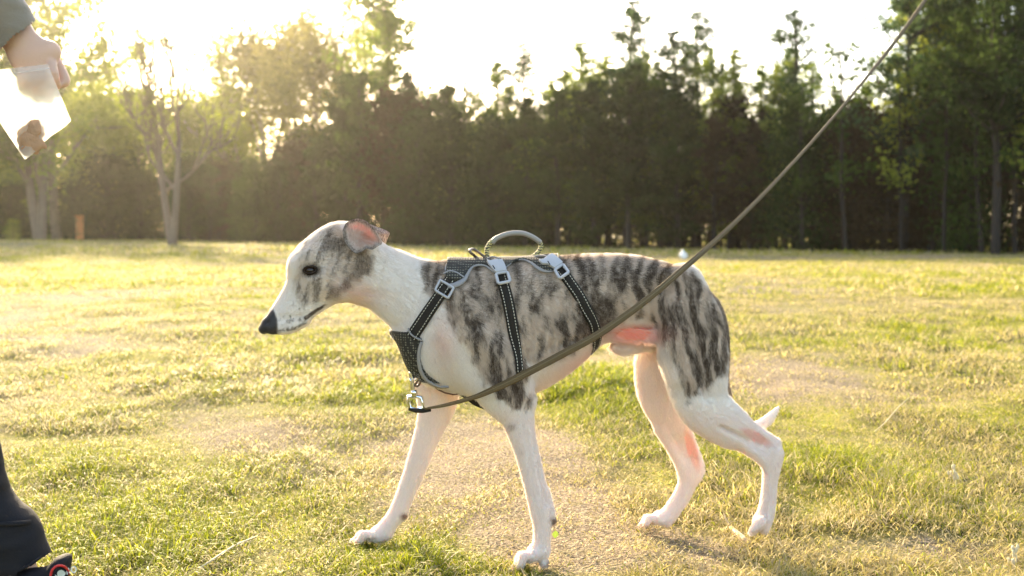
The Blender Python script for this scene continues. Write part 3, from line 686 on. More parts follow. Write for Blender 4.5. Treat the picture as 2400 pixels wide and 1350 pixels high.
gme = mesh_np('ground', np.stack([GX, GY, GZ], -1).reshape(-1, 3), gq)
vattr(gme, 'lush', np.clip(lush(GX, GY), 0, 1.2).ravel()); vattr(gme, 'clump', (ss(.36, .66, fbm(GX * 6.5, GY * 4.6, 0, 71, 3)) * ss(14, 6, np.hypot(GX, GY))).ravel())  # clump mask, used to paint shade into the ground below tall tufts
def mat_ground():
    m, N, L, out = new_mat('worn_turf_and_soil')
    b = N.new('ShaderNodeBsdfPrincipled'); tc = N.new('ShaderNodeTexCoord'); at = N.new('ShaderNodeAttribute'); at.attribute_name = 'lush'
    def nz(s, d, det=5):
        mp = N.new('ShaderNodeMapping'); mp.inputs['Scale'].default_value = d; L.new(tc.outputs['Object'], mp.inputs[0])
        q = N.new('ShaderNodeTexNoise'); q.inputs['Scale'].default_value = s; q.inputs['Detail'].default_value = det; L.new(mp.outputs[0], q.inputs['Vector']); return q.outputs['Fac']
    def ramp(f, st):
        r = N.new('ShaderNodeValToRGB'); L.new(f, r.inputs[0]); e = r.color_ramp.elements
        e[0].position, e[0].color = st[0][0], st[0][1] + (1,); e[1].position, e[1].color = st[-1][0], st[-1][1] + (1,)
        for p, c in st[1:-1]: k = e.new(p); k.color = c + (1,)
        return r.outputs[0]
    fine = nz(150, (1, 1, 1), 6); fib = nz(60, (1, 4, 1), 6)
    soil = ramp(fine, [(.30, (.085, .066, .046)), (.5, (.215, .175, .13)), (.68, (.38, .325, .25))])
    turf = ramp(fib, [(.30, (.10, .12, .025)), (.48, (.20, .21, .04)), (.62, (.33, .28, .08)), (.75, (.44, .36, .13))])
    mr = N.new('ShaderNodeMapRange'); L.new(at.outputs['Fac'], mr.inputs[0]); mr.inputs[1].default_value = .18; mr.inputs[2].default_value = .75
    ad = N.new('ShaderNodeMath'); ad.operation = 'ADD'; ad.use_clamp = True; s2 = N.new('ShaderNodeMath'); s2.operation = 'MULTIPLY_ADD'; L.new(nz(28, (1, 1, 1), 4), s2.inputs[0]); s2.inputs[1].default_value = 1.4; s2.inputs[2].default_value = -.7
    L.new(mr.outputs[0], ad.inputs[0]); L.new(s2.outputs[0], ad.inputs[1])
    mx = N.new('ShaderNodeMix'); mx.data_type = 'RGBA'; L.new(ad.outputs[0], mx.inputs[0]); L.new(soil, mx.inputs[6]); L.new(turf, mx.inputs[7])
    big = ramp(nz(.35, (1, 1, 1), 6), [(.3, (.78, .80, .70)), (.7, (1.15, 1.05, 1.0))])
    mm = N.new('ShaderNodeMix'); mm.data_type = 'RGBA'; mm.blend_type = 'MULTIPLY'; mm.inputs[0].default_value = 1; L.new(mx.outputs[2], mm.inputs[6]); L.new(big, mm.inputs[7])
    at2 = N.new('ShaderNodeAttribute'); at2.attribute_name = 'clump'; mc = N.new('ShaderNodeMix'); mc.data_type = 'RGBA'; mcf = N.new('ShaderNodeMath'); mcf.operation = 'MULTIPLY'; L.new(at2.outputs['Fac'], mcf.inputs[0]); L.new(mr.outputs[0], mcf.inputs[1]); L.new(mcf.outputs[0], mc.inputs[0]); L.new(mm.outputs[2], mc.inputs[6]); mc.inputs[7].default_value = (.040, .036, .015, 1)  # near-black mix puts the shade under tall tufts into the ground colour
    L.new(mc.outputs[2], b.inputs['Base Color']); b.inputs['Roughness'].default_value = 1; b.inputs['Specular IOR Level'].default_value = .1
    bp = N.new('ShaderNodeBump'); bp.inputs['Distance'].default_value = .012; bp.inputs['Strength'].default_value = .9; L.new(fine, bp.inputs['Height']); L.new(bp.outputs[0], b.inputs['Normal'])
    L.new(b.outputs[0], out.inputs[0]); return m
ground = link('ground', gme, mat_ground()); tag(ground, kind='structure')

# ------------------------------------------------------------------ grass (stuff)
def mat_blade(name, rough=.55, trans=.5):
    m, N, L, out = new_mat(name); at = N.new('ShaderNodeAttribute'); at.attribute_name = 'gcol'
    b = N.new('ShaderNodeBsdfPrincipled'); L.new(at.outputs['Color'], b.inputs['Base Color']); b.inputs['Roughness'].default_value = rough; b.inputs['Specular IOR Level'].default_value = .15
    t = N.new('ShaderNodeBsdfTranslucent'); g = N.new('ShaderNodeGamma'); g.inputs[1].default_value = .85; L.new(at.outputs['Color'], g.inputs[0]); L.new(g.outputs[0], t.inputs[0])
    ms = N.new('ShaderNodeMixShader'); ms.inputs[0].default_value = trans; L.new(b.outputs[0], ms.inputs[1]); L.new(t.outputs[0], ms.inputs[2]); L.new(ms.outputs[0], out.inputs[0]); return m
def blades(n, d0, d1, wid, ln, lay, seed, pw=1.0, xm=.62, straw=.35, wmul=1.0):
    r = np.random.default_rng(seed); n0 = int(n * 2.2)
    u = r.random(n0); D = (d0 ** (2 - pw) + u * (d1 ** (2 - pw) - d0 ** (2 - pw))) ** (1 / (2 - pw)) if pw != 2 else d0 * (d1 / d0) ** u
    X = (r.random(n0) * 2 - 1) * (xm * D + .15)
    lu = lush(X, D); tuft = fbm(X * 14 / wmul, D * 14 / wmul, 0, seed, 2); clump = ss(.36, .66, fbm(X * 6.5, D * 4.6, 0, 71, 3))
    keep = r.random(n0) < np.clip(lu * 1.05 + (tuft - .5) * 1.6 - .02 + .35 * clump, .22, 1); X, D, lu, tuft, clump = X[keep][:n], D[keep][:n], lu[keep][:n], tuft[keep][:n], clump[keep][:n]
    n = len(X); Z = hgt(X, D)
    isl = r.random(n) < np.clip(.85 - lu * .75, .12, .9) * lay / .5                       # lying litter
    L_ = ln * (.45 + .9 * r.random(n)) * (.45 + .8 * np.clip(lu, 0, 1.3)) * (.50 + .5 * tuft + .85 * clump)
    W_ = wid * (.6 + .8 * r.random(n)); az = r.random(n) * 2 * np.pi
    lean = np.where(isl, 1.35 + .2 * r.random(n), .55 + .95 * r.random(n) ** .9)
    dx, dy = np.cos(az), np.sin(az); saz = az + np.pi / 2 + (r.random(n) - .5) * 1.2; sx, sy = np.cos(saz), np.sin(saz)
    b0 = np.stack([X, D, Z - .004 + isl * (.004 + .012 * r.random(n))], 1)
    h1 = L_ * .55; l1 = lean * .6; l2 = np.minimum(lean * 1.5, 1.62)
    mid = b0 + np.stack([dx * np.sin(l1) * h1, dy * np.sin(l1) * h1, np.cos(l1) * h1], 1)
    tip = mid + np.stack([dx * np.sin(l2), dy * np.sin(l2), np.cos(l2)], 1) * (L_ * .45)[:, None]
    sd = np.stack([sx, sy, (r.random(n) - .5) * .6], 1) * W_[:, None] * .5
    V = np.stack([b0 - sd, b0 + sd, mid - sd * .8, mid + sd * .8, tip], 1).reshape(-1, 3)
    k = np.arange(n)[:, None] * 5; T = np.concatenate([k + [0, 1, 3], k + [0, 3, 2], k + [2, 3, 4]])
    g1 = np.array([.14, .20, .014]); g2 = np.array([.40, .40, .018]); s1 = np.array([.54, .43, .10]); s2 = np.array([.54, .45, .29])
    a = r.random(n)[:, None]; c = g1 * (1 - a) + g2 * a
    hue = fbm(X * 2.2, D * 1.6, 0, 77, 3); ps = np.clip(straw - .05 + (hue - .5) * 1.6 + (.6 - lu) * .55 + isl * .45, .06, .95)
    st_ = (r.random(n) < ps)[:, None]; a2 = r.random(n)[:, None]; c = np.where(st_, s1 * (1 - a2) + s2 * a2, c); c = c * (.62 + .45 * r.random(n))[:, None]
    return V, T, np.repeat(c, 5, 0)
sets = [blades(175000, 1.25, 3.4, .0017, .023, .62, 101, pw=1.3, straw=.48), blades(130000, 3.2, 8.5, .0036, .030, .5, 102, pw=1.5, wmul=2, straw=.5), blades(120000, 8, 24, .009, .040, .3, 103, pw=1.6, wmul=4, straw=.55), blades(50000, 22, 60, .032, .09, .15, 104, pw=1.8, wmul=9, straw=.58)]
V, T = join_np([(a, b) for a, b, c in sets]); gr_me = mesh_np('grass', V, T); vattr(gr_me, 'gcol', np.concatenate([c for a, b, c in sets]), 'FLOAT_COLOR')
grass = link('grass', gr_me, mat_blade('grass_blades', trans=.5), smooth=False); tag(grass, 'short patchy yellow green grass mixed with dry straw over the whole field', 'grass', kind='stuff')
print('grass', round(time.time() - T0, 1))

# ------------------------------------------------------------------ trees
def bark(name, col): return mat_simple(name, col, rough=.9, bump=.8, bscale=30, var=.35, vscale=6)
M_bark = bark('grey_brown_bark', (.16, .12, .09)); M_barkp = bark('pale_bark', (.30, .25, .19)); M_barkd = bark('dark_bark', (.018, .013, .010))
def mat_leaf(name, c1, c2, trans=.45):
    m, N, L, out = new_mat(name); at = N.new('ShaderNodeAttribute'); at.attribute_name = 'lv'
    mx = N.new('ShaderNodeMix'); mx.data_type = 'RGBA'; L.new(at.outputs['Fac'], mx.inputs[0]); mx.inputs[6].default_value = c1 + (1,); mx.inputs[7].default_value = c2 + (1,)
    b = N.new('ShaderNodeBsdfDiffuse'); L.new(mx.outputs[2], b.inputs[0])
    t = N.new('ShaderNodeBsdfTranslucent'); hs_ = N.new('ShaderNodeHueSaturation'); hs_.inputs['Value'].default_value = 1.7; hs_.inputs['Hue'].default_value = .49; L.new(mx.outputs[2], hs_.inputs['Color']); L.new(hs_.outputs[0], t.inputs[0])
    ms = N.new('ShaderNodeMixShader'); ms.inputs[0].default_value = trans; L.new(b.outputs[0], ms.inputs[1]); L.new(t.outputs[0], ms.inputs[2]); L.new(ms.outputs[0], out.inputs[0]); return m
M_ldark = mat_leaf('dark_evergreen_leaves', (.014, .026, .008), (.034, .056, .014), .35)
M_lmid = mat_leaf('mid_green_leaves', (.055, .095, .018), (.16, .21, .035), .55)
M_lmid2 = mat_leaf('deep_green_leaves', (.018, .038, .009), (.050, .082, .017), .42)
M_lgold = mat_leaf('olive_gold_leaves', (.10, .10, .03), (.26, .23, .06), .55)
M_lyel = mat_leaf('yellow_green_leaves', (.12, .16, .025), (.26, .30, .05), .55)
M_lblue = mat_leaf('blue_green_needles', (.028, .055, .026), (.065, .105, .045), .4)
M_lsun = mat_leaf('sun_painted_green_needles', (.08, .13, .022), (.20, .27, .04), .62)  # brightened leaf green, imitates sunlight on the conifer tops
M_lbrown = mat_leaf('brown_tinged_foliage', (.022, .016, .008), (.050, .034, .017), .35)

def leafcards(pts, size, seed, aspect=.55, droop=0.0):
    r = np.random.default_rng(seed); n = len(pts)
    a = r.normal(size=(n, 3)); a[:, 2] -= droop; a /= np.linalg.norm(a, axis=1)[:, None]
    b = r.normal(size=(n, 3)); b -= a * (a * b).sum(1)[:, None]; b /= np.linalg.norm(b, axis=1)[:, None]
    s_ = size * (.5 + r.random(n))[:, None]
    V = np.stack([pts - a * s_ * .5, pts + b * s_ * aspect * .5, pts + a * s_ * .5, pts - b * s_ * aspect * .5], 1).reshape(-1, 3)
    k = np.arange(n)[:, None] * 4; return V, k + [0, 1, 2, 3]
def leafmesh(name, pts, size, seed, **kw):
    V, Q = leafcards(pts, size, seed, **kw); me = mesh_np(name, V, Q); r = np.random.default_rng(seed + 1)
    cl = fbm(pts[:, 0] * 1.1, pts[:, 1] * 1.1, pts[:, 2] * 1.1, seed % 97, 2); v = np.clip((cl - .5) * 2 + .5 + (r.random(len(pts)) - .5) * .5, 0, 1)
    vattr(me, 'lv', np.repeat(v, 4)); return me
def wood(name, lines):
    V, Fq = join_np([tube(p, r_, seg=6, cap=False) for p, r_ in lines]); return mesh_np(name, V, Fq)

def spire(seed, H, R, n, size, trunk_r=.09, base=.08, full=.6, gap=.0):
    """upright feathery conifer; returns trunk mesh, crown mesh"""
    r = np.random.default_rng(seed); z = np.linspace(0, H, 14); bend = np.cumsum(r.normal(size=(14, 2)) * .02 * H / 14 * 3, 0)
    tr = np.stack([bend[:, 0], bend[:, 1], z], 1); lines = [(tr, trunk_r * (1 - z / H) ** .8 + .012)]
    pts = []
    nb = int(H * 13)
    for i in range(nb):
        t = base + (1 - base) * (i + r.random()) / nb; zc = t * H
        if r.random() < gap * .6: continue
        L = R * min(1, (1 - t) ** full * 1.25) * (.25 + 1.05 * r.random() ** 1.3) + .05; a = r.random() * 2 * math.pi
        up = .45 + .5 * t; c = np.array([np.interp(zc, z, tr[:, 0]), np.interp(zc, z, tr[:, 1]), zc])
        e = c + np.array([math.cos(a) * L, math.sin(a) * L, L * up * (.4 + .6 * r.random())]); mid = (c + e) / 2 + np.array([0, 0, -.06 * L])
        lines.append((np.array([c, mid, e]), np.array([.018, .012, .004]) * (.5 + L)))
        m = max(3, int(n / nb * (.4 + L / R)));
        u = np.sqrt(r.random(m)); q = c + (e - c) * u[:, None]; q += r.normal(size=(m, 3)) * (.05 + .17 * L * (1 - u * .5))[:, None] * np.array([1, 1, .62]); pts.append(q)
    pts = np.concatenate(pts); return wood('trunk', lines), leafmesh('crown', pts, size, seed, droop=.3)
def bushy(seed, H, R, n, size, base=.0, trunk_r=.11):
    """full crowned evergreen reaching the ground with a lumpy outline"""
    r = np.random.default_rng(seed); z = np.linspace(0, H * .92, 10); tr = np.stack([r.normal(size=10).cumsum() * .03, r.normal(size=10).cumsum() * .03, z], 1)
    lines = [(tr, trunk_r * (1 - z / H) ** .7 + .012)]; pts = []
    K = 75
    for i in range(K):
        t = base + (1 - base) * (i + r.random()) / K; zc = t * H * .96; rad = R * (1 - max(0, t - .55) / .5 * .75) * (.35 + .75 * r.random()); a = r.random() * 2 * math.pi
        c = np.array([math.cos(a) * rad, math.sin(a) * rad, zc + .1]); s_ = .22 + .22 * r.random()
        q = c + r.normal(size=(n // K, 3)) * s_ * np.array([1, 1, .8]); pts.append(q)
        k = np.array([np.interp(zc - .3, z, tr[:, 0]), np.interp(zc - .3, z, tr[:, 1]), max(.1, zc - .35)]); lines.append((np.array([k, (k + c) / 2 + [0, 0, -.04], c]), np.array([.03, .02, .006])))
    pts = np.concatenate(pts); pts[:, 2] = np.abs(pts[:, 2]) + .02; return wood('trunk', lines), leafmesh('crown', pts, size, seed)
DEC = [.5]
def grow(r, p, d, L, rad, lvl, lines, tips, spread, upk=.15, seglen=5):
    pts = [p.copy()]; dd = d.copy()
    for i in range(seglen):
        dd = dd + r.normal(size=3) * .12 + np.array([0, 0, upk]) * .25; dd /= np.linalg.norm(dd); pts.append(pts[-1] + dd * L / seglen)
    pts = np.array(pts); lines.append((pts, np.linspace(rad, rad * .55, len(pts))))
    if lvl == 0: tips.append(pts[2:]); return
    for k in range(r.integers(2, 4) + (lvl > 1)):
        i = r.integers(2, len(pts)); nd = dd + r.normal(size=3) * spread; nd[2] += upk; nd /= np.linalg.norm(nd)
        grow(r, pts[i], nd, L * (.55 + .3 * r.random()), rad * DEC[0], lvl - 1, lines, tips, spread, upk, seglen)
    if lvl <= 2: tips.append(pts[3:])
def thick(*a, **k):
    DEC[0] = .66; q = broad(*a, **k); DEC[0] = .5; return q
def broad(seed, H, n, size, stems=((0, 0),), spread=.55, lvl=3, rad=.12, clump=0.20, first=.42, upk=.2):
    r = np.random.default_rng(seed); lines, tips = [], []
    for lx, ly in stems:
        p0 = np.array([lx * .12, ly * .12, 0.]); d = np.array([lx * .35, ly * .35, 1.]); d /= np.linalg.norm(d)
        L0 = H * first; zz = [p0 + d * L0 * t + np.array([lx, ly, 0]) * .10 * math.sin(t * 3) for t in np.linspace(0, 1, 7)]
        zz = np.array(zz); lines.append((zz, np.linspace(rad * 1.15, rad * .7, 7)))
        for k in range(4):
            i = r.integers(3, 7) if k else 6; nd = d + r.normal(size=3) * spread * (.4 if k == 0 else .9); nd[2] = abs(nd[2]) + .2; nd /= np.linalg.norm(nd)
            grow(r, zz[i], nd, H * .26, rad * .5, lvl - 1, lines, tips, spread, upk)
    tp = np.concatenate(tips); pk = tp[r.integers(0, len(tp), n)]; pts = pk + r.normal(size=(n, 3)) * clump * (.5 + r.random(n))[:, None]; pts[:, 2] = np.maximum(pts[:, 2], .1)
    return wood('trunk', lines), leafmesh('crown', pts, size, seed)
def plant(name, meshes, mats, X, Y, s=1.0, rz=0.0, label='', cat='tree', group=None, sz=None, lean=(0, 0)):
    root = empty(name, (X, Y, float(hgt(X, Y)) - .03)); root.rotation_euler = (lean[0], lean[1], rz); root.scale = (s, s, sz or s)
    for nm, me, mt in zip(('trunk', 'crown'), meshes, mats):
        if me is None: continue
        if not me.materials: me.materials.append(mt)
        o = bpy.data.objects.new(nm, me); COL.objects.link(o); o.parent = root
        if me.materials[0] != mt: o.material_slots[0].link = 'OBJECT'; o.material_slots[0].material = mt
    return tag(root, label, cat, group)
R_ = random.Random(5)
BU = [bushy(300 + i, 4.6, .95, 8000, .12) for i in range(4)]
NAR = [spire(330 + i, 4.6, .80, 8000, .11, gap=.15, base=.03 + .085 * (i % 4), full=.36, trunk_r=.075) for i in range(8)]
SPI = [spire(320 + i, 7.0, 1.15, 12000, .085, gap=g) for i, g in enumerate((.0, .3, .5, .2))]
BRD = [broad(340 + i, 8.0, 6000, .20, spread=.6) for i in range(3)]
def wall_y(px):                         # ground pixel row of the foot of the tree line
    return np.interp(px, [-300, 200, 440, 700, 1000, 1400, 1800, 2400, 3000], [566, 565, 566, 570, 576, 582, 588, 597, 604])
def wall_D(px): return CAM_H * FPX / (wall_y(px) - HORIZON)
# front rows of the packed evergreen wall
k = 0; px = 440.0
while px < 2950:
    D = wall_D(px); step = 1.15 / D * FPX
    for row in (0, 1):
        pp = px + (R_.random() - .5) * step * .6 + row * step * .5; Dr = D + row * 1.4 + R_.random() * .7; X = (pp - 1200) / FPX * Dr
        top = np.interp(pp, [440, 560, 700, 820, 930, 1040, 1100, 1250, 1300, 1450, 1650, 1900, 2050, 2400], [380, 390, 330, 190, 160, 210, 260, 250, 215, 205, 200, 235, 220, 150])
        Hh = (HORIZON - top) / FPX * Dr + CAM_H; sc = Hh / 4.6 * (.78 + .34 * R_.random())
        br = R_.random() < (.50 if pp > 1500 else .28)
        grp = 'bushy evergreens packed into the shaded tree line'
        ch = NAR if R_.random() < .70 else BU; tr_, cr_ = ch[k % len(ch)]; nm = 'evergreen_tree'
        secs = [(700, 'left of the dog head'), (960, 'above the dog head and neck'), (1160, 'above the dog shoulders'), (1420, 'above the harness handle'), (1680, 'above the dog rump'), (1950, 'left of the rising leash'), (2250, 'right of the rising leash'), (9999, 'at the far right edge')]
        sec = next(t_ for e_, t_ in secs if pp < e_)
        lab = ('dull brown bushy tree in the shaded tree line ' if br else 'dark green bushy tree in the shaded tree line ') + sec
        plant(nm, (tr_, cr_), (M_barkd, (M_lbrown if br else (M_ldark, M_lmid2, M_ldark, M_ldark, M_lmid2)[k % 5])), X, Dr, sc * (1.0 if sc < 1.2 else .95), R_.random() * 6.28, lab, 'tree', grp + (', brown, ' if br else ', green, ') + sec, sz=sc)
        k += 1
    px += step
# pointed tops standing above the wall: px, top py, extra depth, width factor, material, label
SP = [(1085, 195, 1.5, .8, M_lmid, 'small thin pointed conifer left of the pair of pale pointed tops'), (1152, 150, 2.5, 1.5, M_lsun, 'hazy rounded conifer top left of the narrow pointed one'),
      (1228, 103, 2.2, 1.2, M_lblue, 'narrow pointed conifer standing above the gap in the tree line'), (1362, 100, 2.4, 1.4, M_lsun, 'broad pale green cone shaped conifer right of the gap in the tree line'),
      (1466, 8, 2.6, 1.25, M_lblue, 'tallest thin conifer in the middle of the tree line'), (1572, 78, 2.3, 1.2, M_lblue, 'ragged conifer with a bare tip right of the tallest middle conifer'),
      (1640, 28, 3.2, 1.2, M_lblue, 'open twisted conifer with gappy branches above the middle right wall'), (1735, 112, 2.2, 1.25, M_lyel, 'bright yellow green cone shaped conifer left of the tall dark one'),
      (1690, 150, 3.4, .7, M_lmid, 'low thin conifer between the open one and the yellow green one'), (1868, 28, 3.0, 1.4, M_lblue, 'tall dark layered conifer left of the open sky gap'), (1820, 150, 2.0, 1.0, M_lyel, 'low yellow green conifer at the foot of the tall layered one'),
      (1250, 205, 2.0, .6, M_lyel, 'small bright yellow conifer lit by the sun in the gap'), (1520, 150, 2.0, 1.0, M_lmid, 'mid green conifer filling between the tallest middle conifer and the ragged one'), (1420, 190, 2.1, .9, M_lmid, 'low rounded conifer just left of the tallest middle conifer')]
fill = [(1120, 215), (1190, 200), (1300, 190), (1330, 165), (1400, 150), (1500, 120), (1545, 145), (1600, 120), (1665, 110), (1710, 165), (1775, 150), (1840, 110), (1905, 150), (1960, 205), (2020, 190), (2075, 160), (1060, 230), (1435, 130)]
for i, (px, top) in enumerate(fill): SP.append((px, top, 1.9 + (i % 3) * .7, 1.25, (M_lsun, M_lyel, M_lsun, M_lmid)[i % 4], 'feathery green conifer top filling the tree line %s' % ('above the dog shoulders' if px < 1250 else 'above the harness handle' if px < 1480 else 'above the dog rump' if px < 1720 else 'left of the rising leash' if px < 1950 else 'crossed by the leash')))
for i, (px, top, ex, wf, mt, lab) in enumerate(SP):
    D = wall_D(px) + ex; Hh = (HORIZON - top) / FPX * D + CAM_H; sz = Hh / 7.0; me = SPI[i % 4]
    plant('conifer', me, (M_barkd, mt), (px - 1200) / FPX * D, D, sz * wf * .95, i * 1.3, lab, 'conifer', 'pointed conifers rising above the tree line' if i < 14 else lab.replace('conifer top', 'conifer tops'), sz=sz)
# tall open trees at the right
for i, (px, top, ex, me, mt, lab, wf) in enumerate([
    (2120, -60, 1.2, spire(401, 7.5, 1.7, 13500, .11, gap=.45, base=.30, full=.45), M_lblue, 'tall open tree with level feathery branches left of the right hand clump', 1.0),
    (2190, -140, 2.6, spire(402, 7.8, 1.3, 13500, .11, gap=.1, base=.42, full=.4), M_lyel, 'tall tree with yellow green crown and bare dark trunk behind the leash', 1.0),
    (2330, -220, .2, spire(403, 8.2, 1.8, 21000, .11, gap=.0, base=.34, full=.35), M_ldark, 'large dark tree with a bare lower trunk at the right edge', 1.0),
    (2265, -40, 3.0, spire(404, 7.0, 1.3, 13500, .11, gap=.2, base=.35, full=.5), M_lmid, 'mid green tree half hidden behind the large dark right edge tree', 1.0),
    (2450, -200, 1.6, spire(405, 8.2, 1.5, 9750, .11, gap=.0, base=.30, full=.35), M_lmid, 'tall tree cut off by the right edge of the view', 1.0)]):
    D = wall_D(px) + ex - 1.2; Hh = (HORIZON - top) / FPX * D + CAM_H; sz = Hh / (7.5, 7.8, 8.2, 7.0, 8.2)[i]
    plant('tall_tree', me, (M_barkd, mt), (px - 1200) / FPX * D, D, sz * wf, i * 2.1, lab, 'tree', 'tall trees at the right end of the tree line', sz=sz)
# thin bare trunks in front of the wall on the right
def pole_tree(seed):
    r = np.random.default_rng(seed); lines, tips = [], []; z = np.linspace(0, 4.6, 8); p = np.stack([r.normal(size=8).cumsum() * .03, r.normal(size=8).cumsum() * .03, z], 1); lines.append((p, np.linspace(.05, .02, 8)))
    for i in range(16):
        h = 1.4 + 3.1 * r.random(); c = np.array([np.interp(h, z, p[:, 0]), np.interp(h, z, p[:, 1]), h]); a = r.random() * 6.28; e = c + np.array([math.cos(a), math.sin(a), .7]) * (.35 + .4 * r.random()); lines.append((np.array([c, (c + e) / 2, e]), np.array([.012, .008, .004]))); tips.append(np.linspace(c, e, 4)[1:])
    tp = np.concatenate(tips); pts = tp[r.integers(0, len(tp), 700)] + r.normal(size=(700, 3)) * .13; return wood('trunk', lines), leafmesh('crown', pts, .13, seed)
PT = [pole_tree(420 + i) for i in range(3)]
for i, (px, q) in enumerate([(1985, .5), (2110, .8), (2215, .7), (2302, .5), (2372, .6), (2430, .2), (1880, .9)]):
    D = wall_D(px) - .9 + q * .5; sc = .85 + .3 * R_.random()
    plant('sapling', PT[i % 3], (M_barkd, M_lyel if i % 4 == 1 else M_lmid2), (px - 1200) / FPX * D, D, sc, i * 1.9, 'thin young tree with a bare stem by the tree line ' + ('crossed by the leash' if px < 2000 else 'right of the leash' if px < 2240 else 'near the right edge'), 'tree', 'thin young trees, ' + ('by the leash' if px < 2000 else 'right of the leash' if px < 2240 else 'near the right edge'))
# left side broadleaf trees: px, base py, top py, prototype, mats, label
LF = [(640, 560.5, -90, broad(501, 9, 15390, 0.137, stems=((-.25, 0), (.3, .2)), spread=.62, rad=.11, clump=0.30, first=.36), M_barkp, M_lgold, 'large golden olive tree on two pale stems left of the dog head'),
      (800, 562, -110, broad(502, 9, 13680, 0.122, stems=((.1, 0),), spread=.55, rad=.10, clump=0.27, first=.42), M_bark, M_lgold, 'tall olive brown tree directly above the dog head'),
      (905, 568, -130, spire(503, 9, 1.7, 13000, .14, gap=.45, base=.38, full=.5), M_bark, M_lmid, 'tall open tree with dark trunk against white sky above the dog ear'),
      (555, 560, 20, broad(504, 8, 12824, 0.122, stems=((0, 0),), spread=.62, clump=0.29, first=.35), M_barkp, M_lyel, 'yellow green tree left of the golden olive tree'),
      (735, 561, 250, broad(505, 6, 11114, 0.122, spread=.6, clump=0.26, first=.3), M_bark, M_lmid, 'low mid green tree under the olive brown crown'),
      (405, 574, -70, thick(506, 10, 3400, .11, stems=((-.42, .1), (.16, 0)), spread=.42, rad=.15, clump=0.22, first=.46, upk=.35, lvl=4), M_bark, M_lyel, 'slender tree with two leaning pale trunks and nearly bare upper twigs'),
      (135, 563, -160, broad(507, 10, 22000, 0.160, stems=((-.2, 0),), spread=.6, rad=.13, clump=0.29, first=.4), M_bark, M_lyel, 'pale leafy tree behind the hand and the plastic bag'),
      (95, 565, 60, broad(508, 7, 10260, 0.122, stems=((-.4, 0), (.1, 0)), spread=.6, rad=.14, clump=0.26, first=.35), M_bark, M_lmid, 'tree with dark forked trunk at the left edge of the field'),
      (-60, 565, -60, broad(509, 9, 11970, 0.137, spread=.6, rad=.13, clump=0.30, first=.35), M_bark, M_lyel, 'tree cut off by the left edge of the view'),
      (240, 560, 120, broad(510, 7, 11970, 0.122, spread=.62, rad=.1, clump=0.29, first=.3), M_bark, M_lyel, 'sunlit low tree between the left edge tree and the leaning trunks'),
      (330, 559, 150, broad(511, 7, 11970, 0.122, spread=.62, rad=.1, clump=0.29, first=.3), M_bark, M_lmid, 'rounded tree behind the two leaning pale trunks'),
      (470, 559, 160, broad(512, 6, 11970, 0.122, spread=.62, rad=.1, clump=0.29, first=.28), M_bark, M_lyel, 'sunlit low tree right of the leaning pale trunks')]
for px, by, top, me, mb, ml, lab in LF:
    D = CAM_H * FPX / (by - HORIZON); h0 = {501: 9}.get(0, 0)
    zmax = max(v.co.z for v in me[1].vertices); Hh = (HORIZON - top) / FPX * D + CAM_H; sc = Hh / zmax
    plant('broadleaf_tree', me, (mb, ml), (px - 1200) / FPX * D, D, sc, 0.0, lab, 'tree', 'broadleaf trees on the left')
# dark rounded shrubs at the left foot of the wood
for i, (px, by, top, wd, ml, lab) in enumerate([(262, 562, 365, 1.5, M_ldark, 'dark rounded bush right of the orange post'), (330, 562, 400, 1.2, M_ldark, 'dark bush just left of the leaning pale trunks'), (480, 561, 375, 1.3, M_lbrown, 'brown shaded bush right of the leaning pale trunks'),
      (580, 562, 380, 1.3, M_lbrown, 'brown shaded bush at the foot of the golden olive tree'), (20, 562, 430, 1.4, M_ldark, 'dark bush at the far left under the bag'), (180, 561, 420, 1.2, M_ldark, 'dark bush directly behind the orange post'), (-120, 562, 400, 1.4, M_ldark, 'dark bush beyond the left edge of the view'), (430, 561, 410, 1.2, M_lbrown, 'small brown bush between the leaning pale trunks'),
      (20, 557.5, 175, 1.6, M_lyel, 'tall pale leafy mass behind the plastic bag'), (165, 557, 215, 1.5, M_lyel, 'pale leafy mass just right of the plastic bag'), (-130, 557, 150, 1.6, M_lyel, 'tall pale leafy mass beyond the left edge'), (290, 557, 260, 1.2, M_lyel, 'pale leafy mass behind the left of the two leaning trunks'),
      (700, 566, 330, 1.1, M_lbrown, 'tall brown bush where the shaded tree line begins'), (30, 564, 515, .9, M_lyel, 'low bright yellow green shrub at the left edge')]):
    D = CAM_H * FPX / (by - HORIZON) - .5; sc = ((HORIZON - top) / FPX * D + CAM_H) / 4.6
    plant('bush', BU[i % 4], (M_barkd, ml), (px - 1200) / FPX * D, D, sc * wd * 1.5, i * 1.1, lab, 'bush', 'rounded bushes at the foot of the left wood', sz=sc)
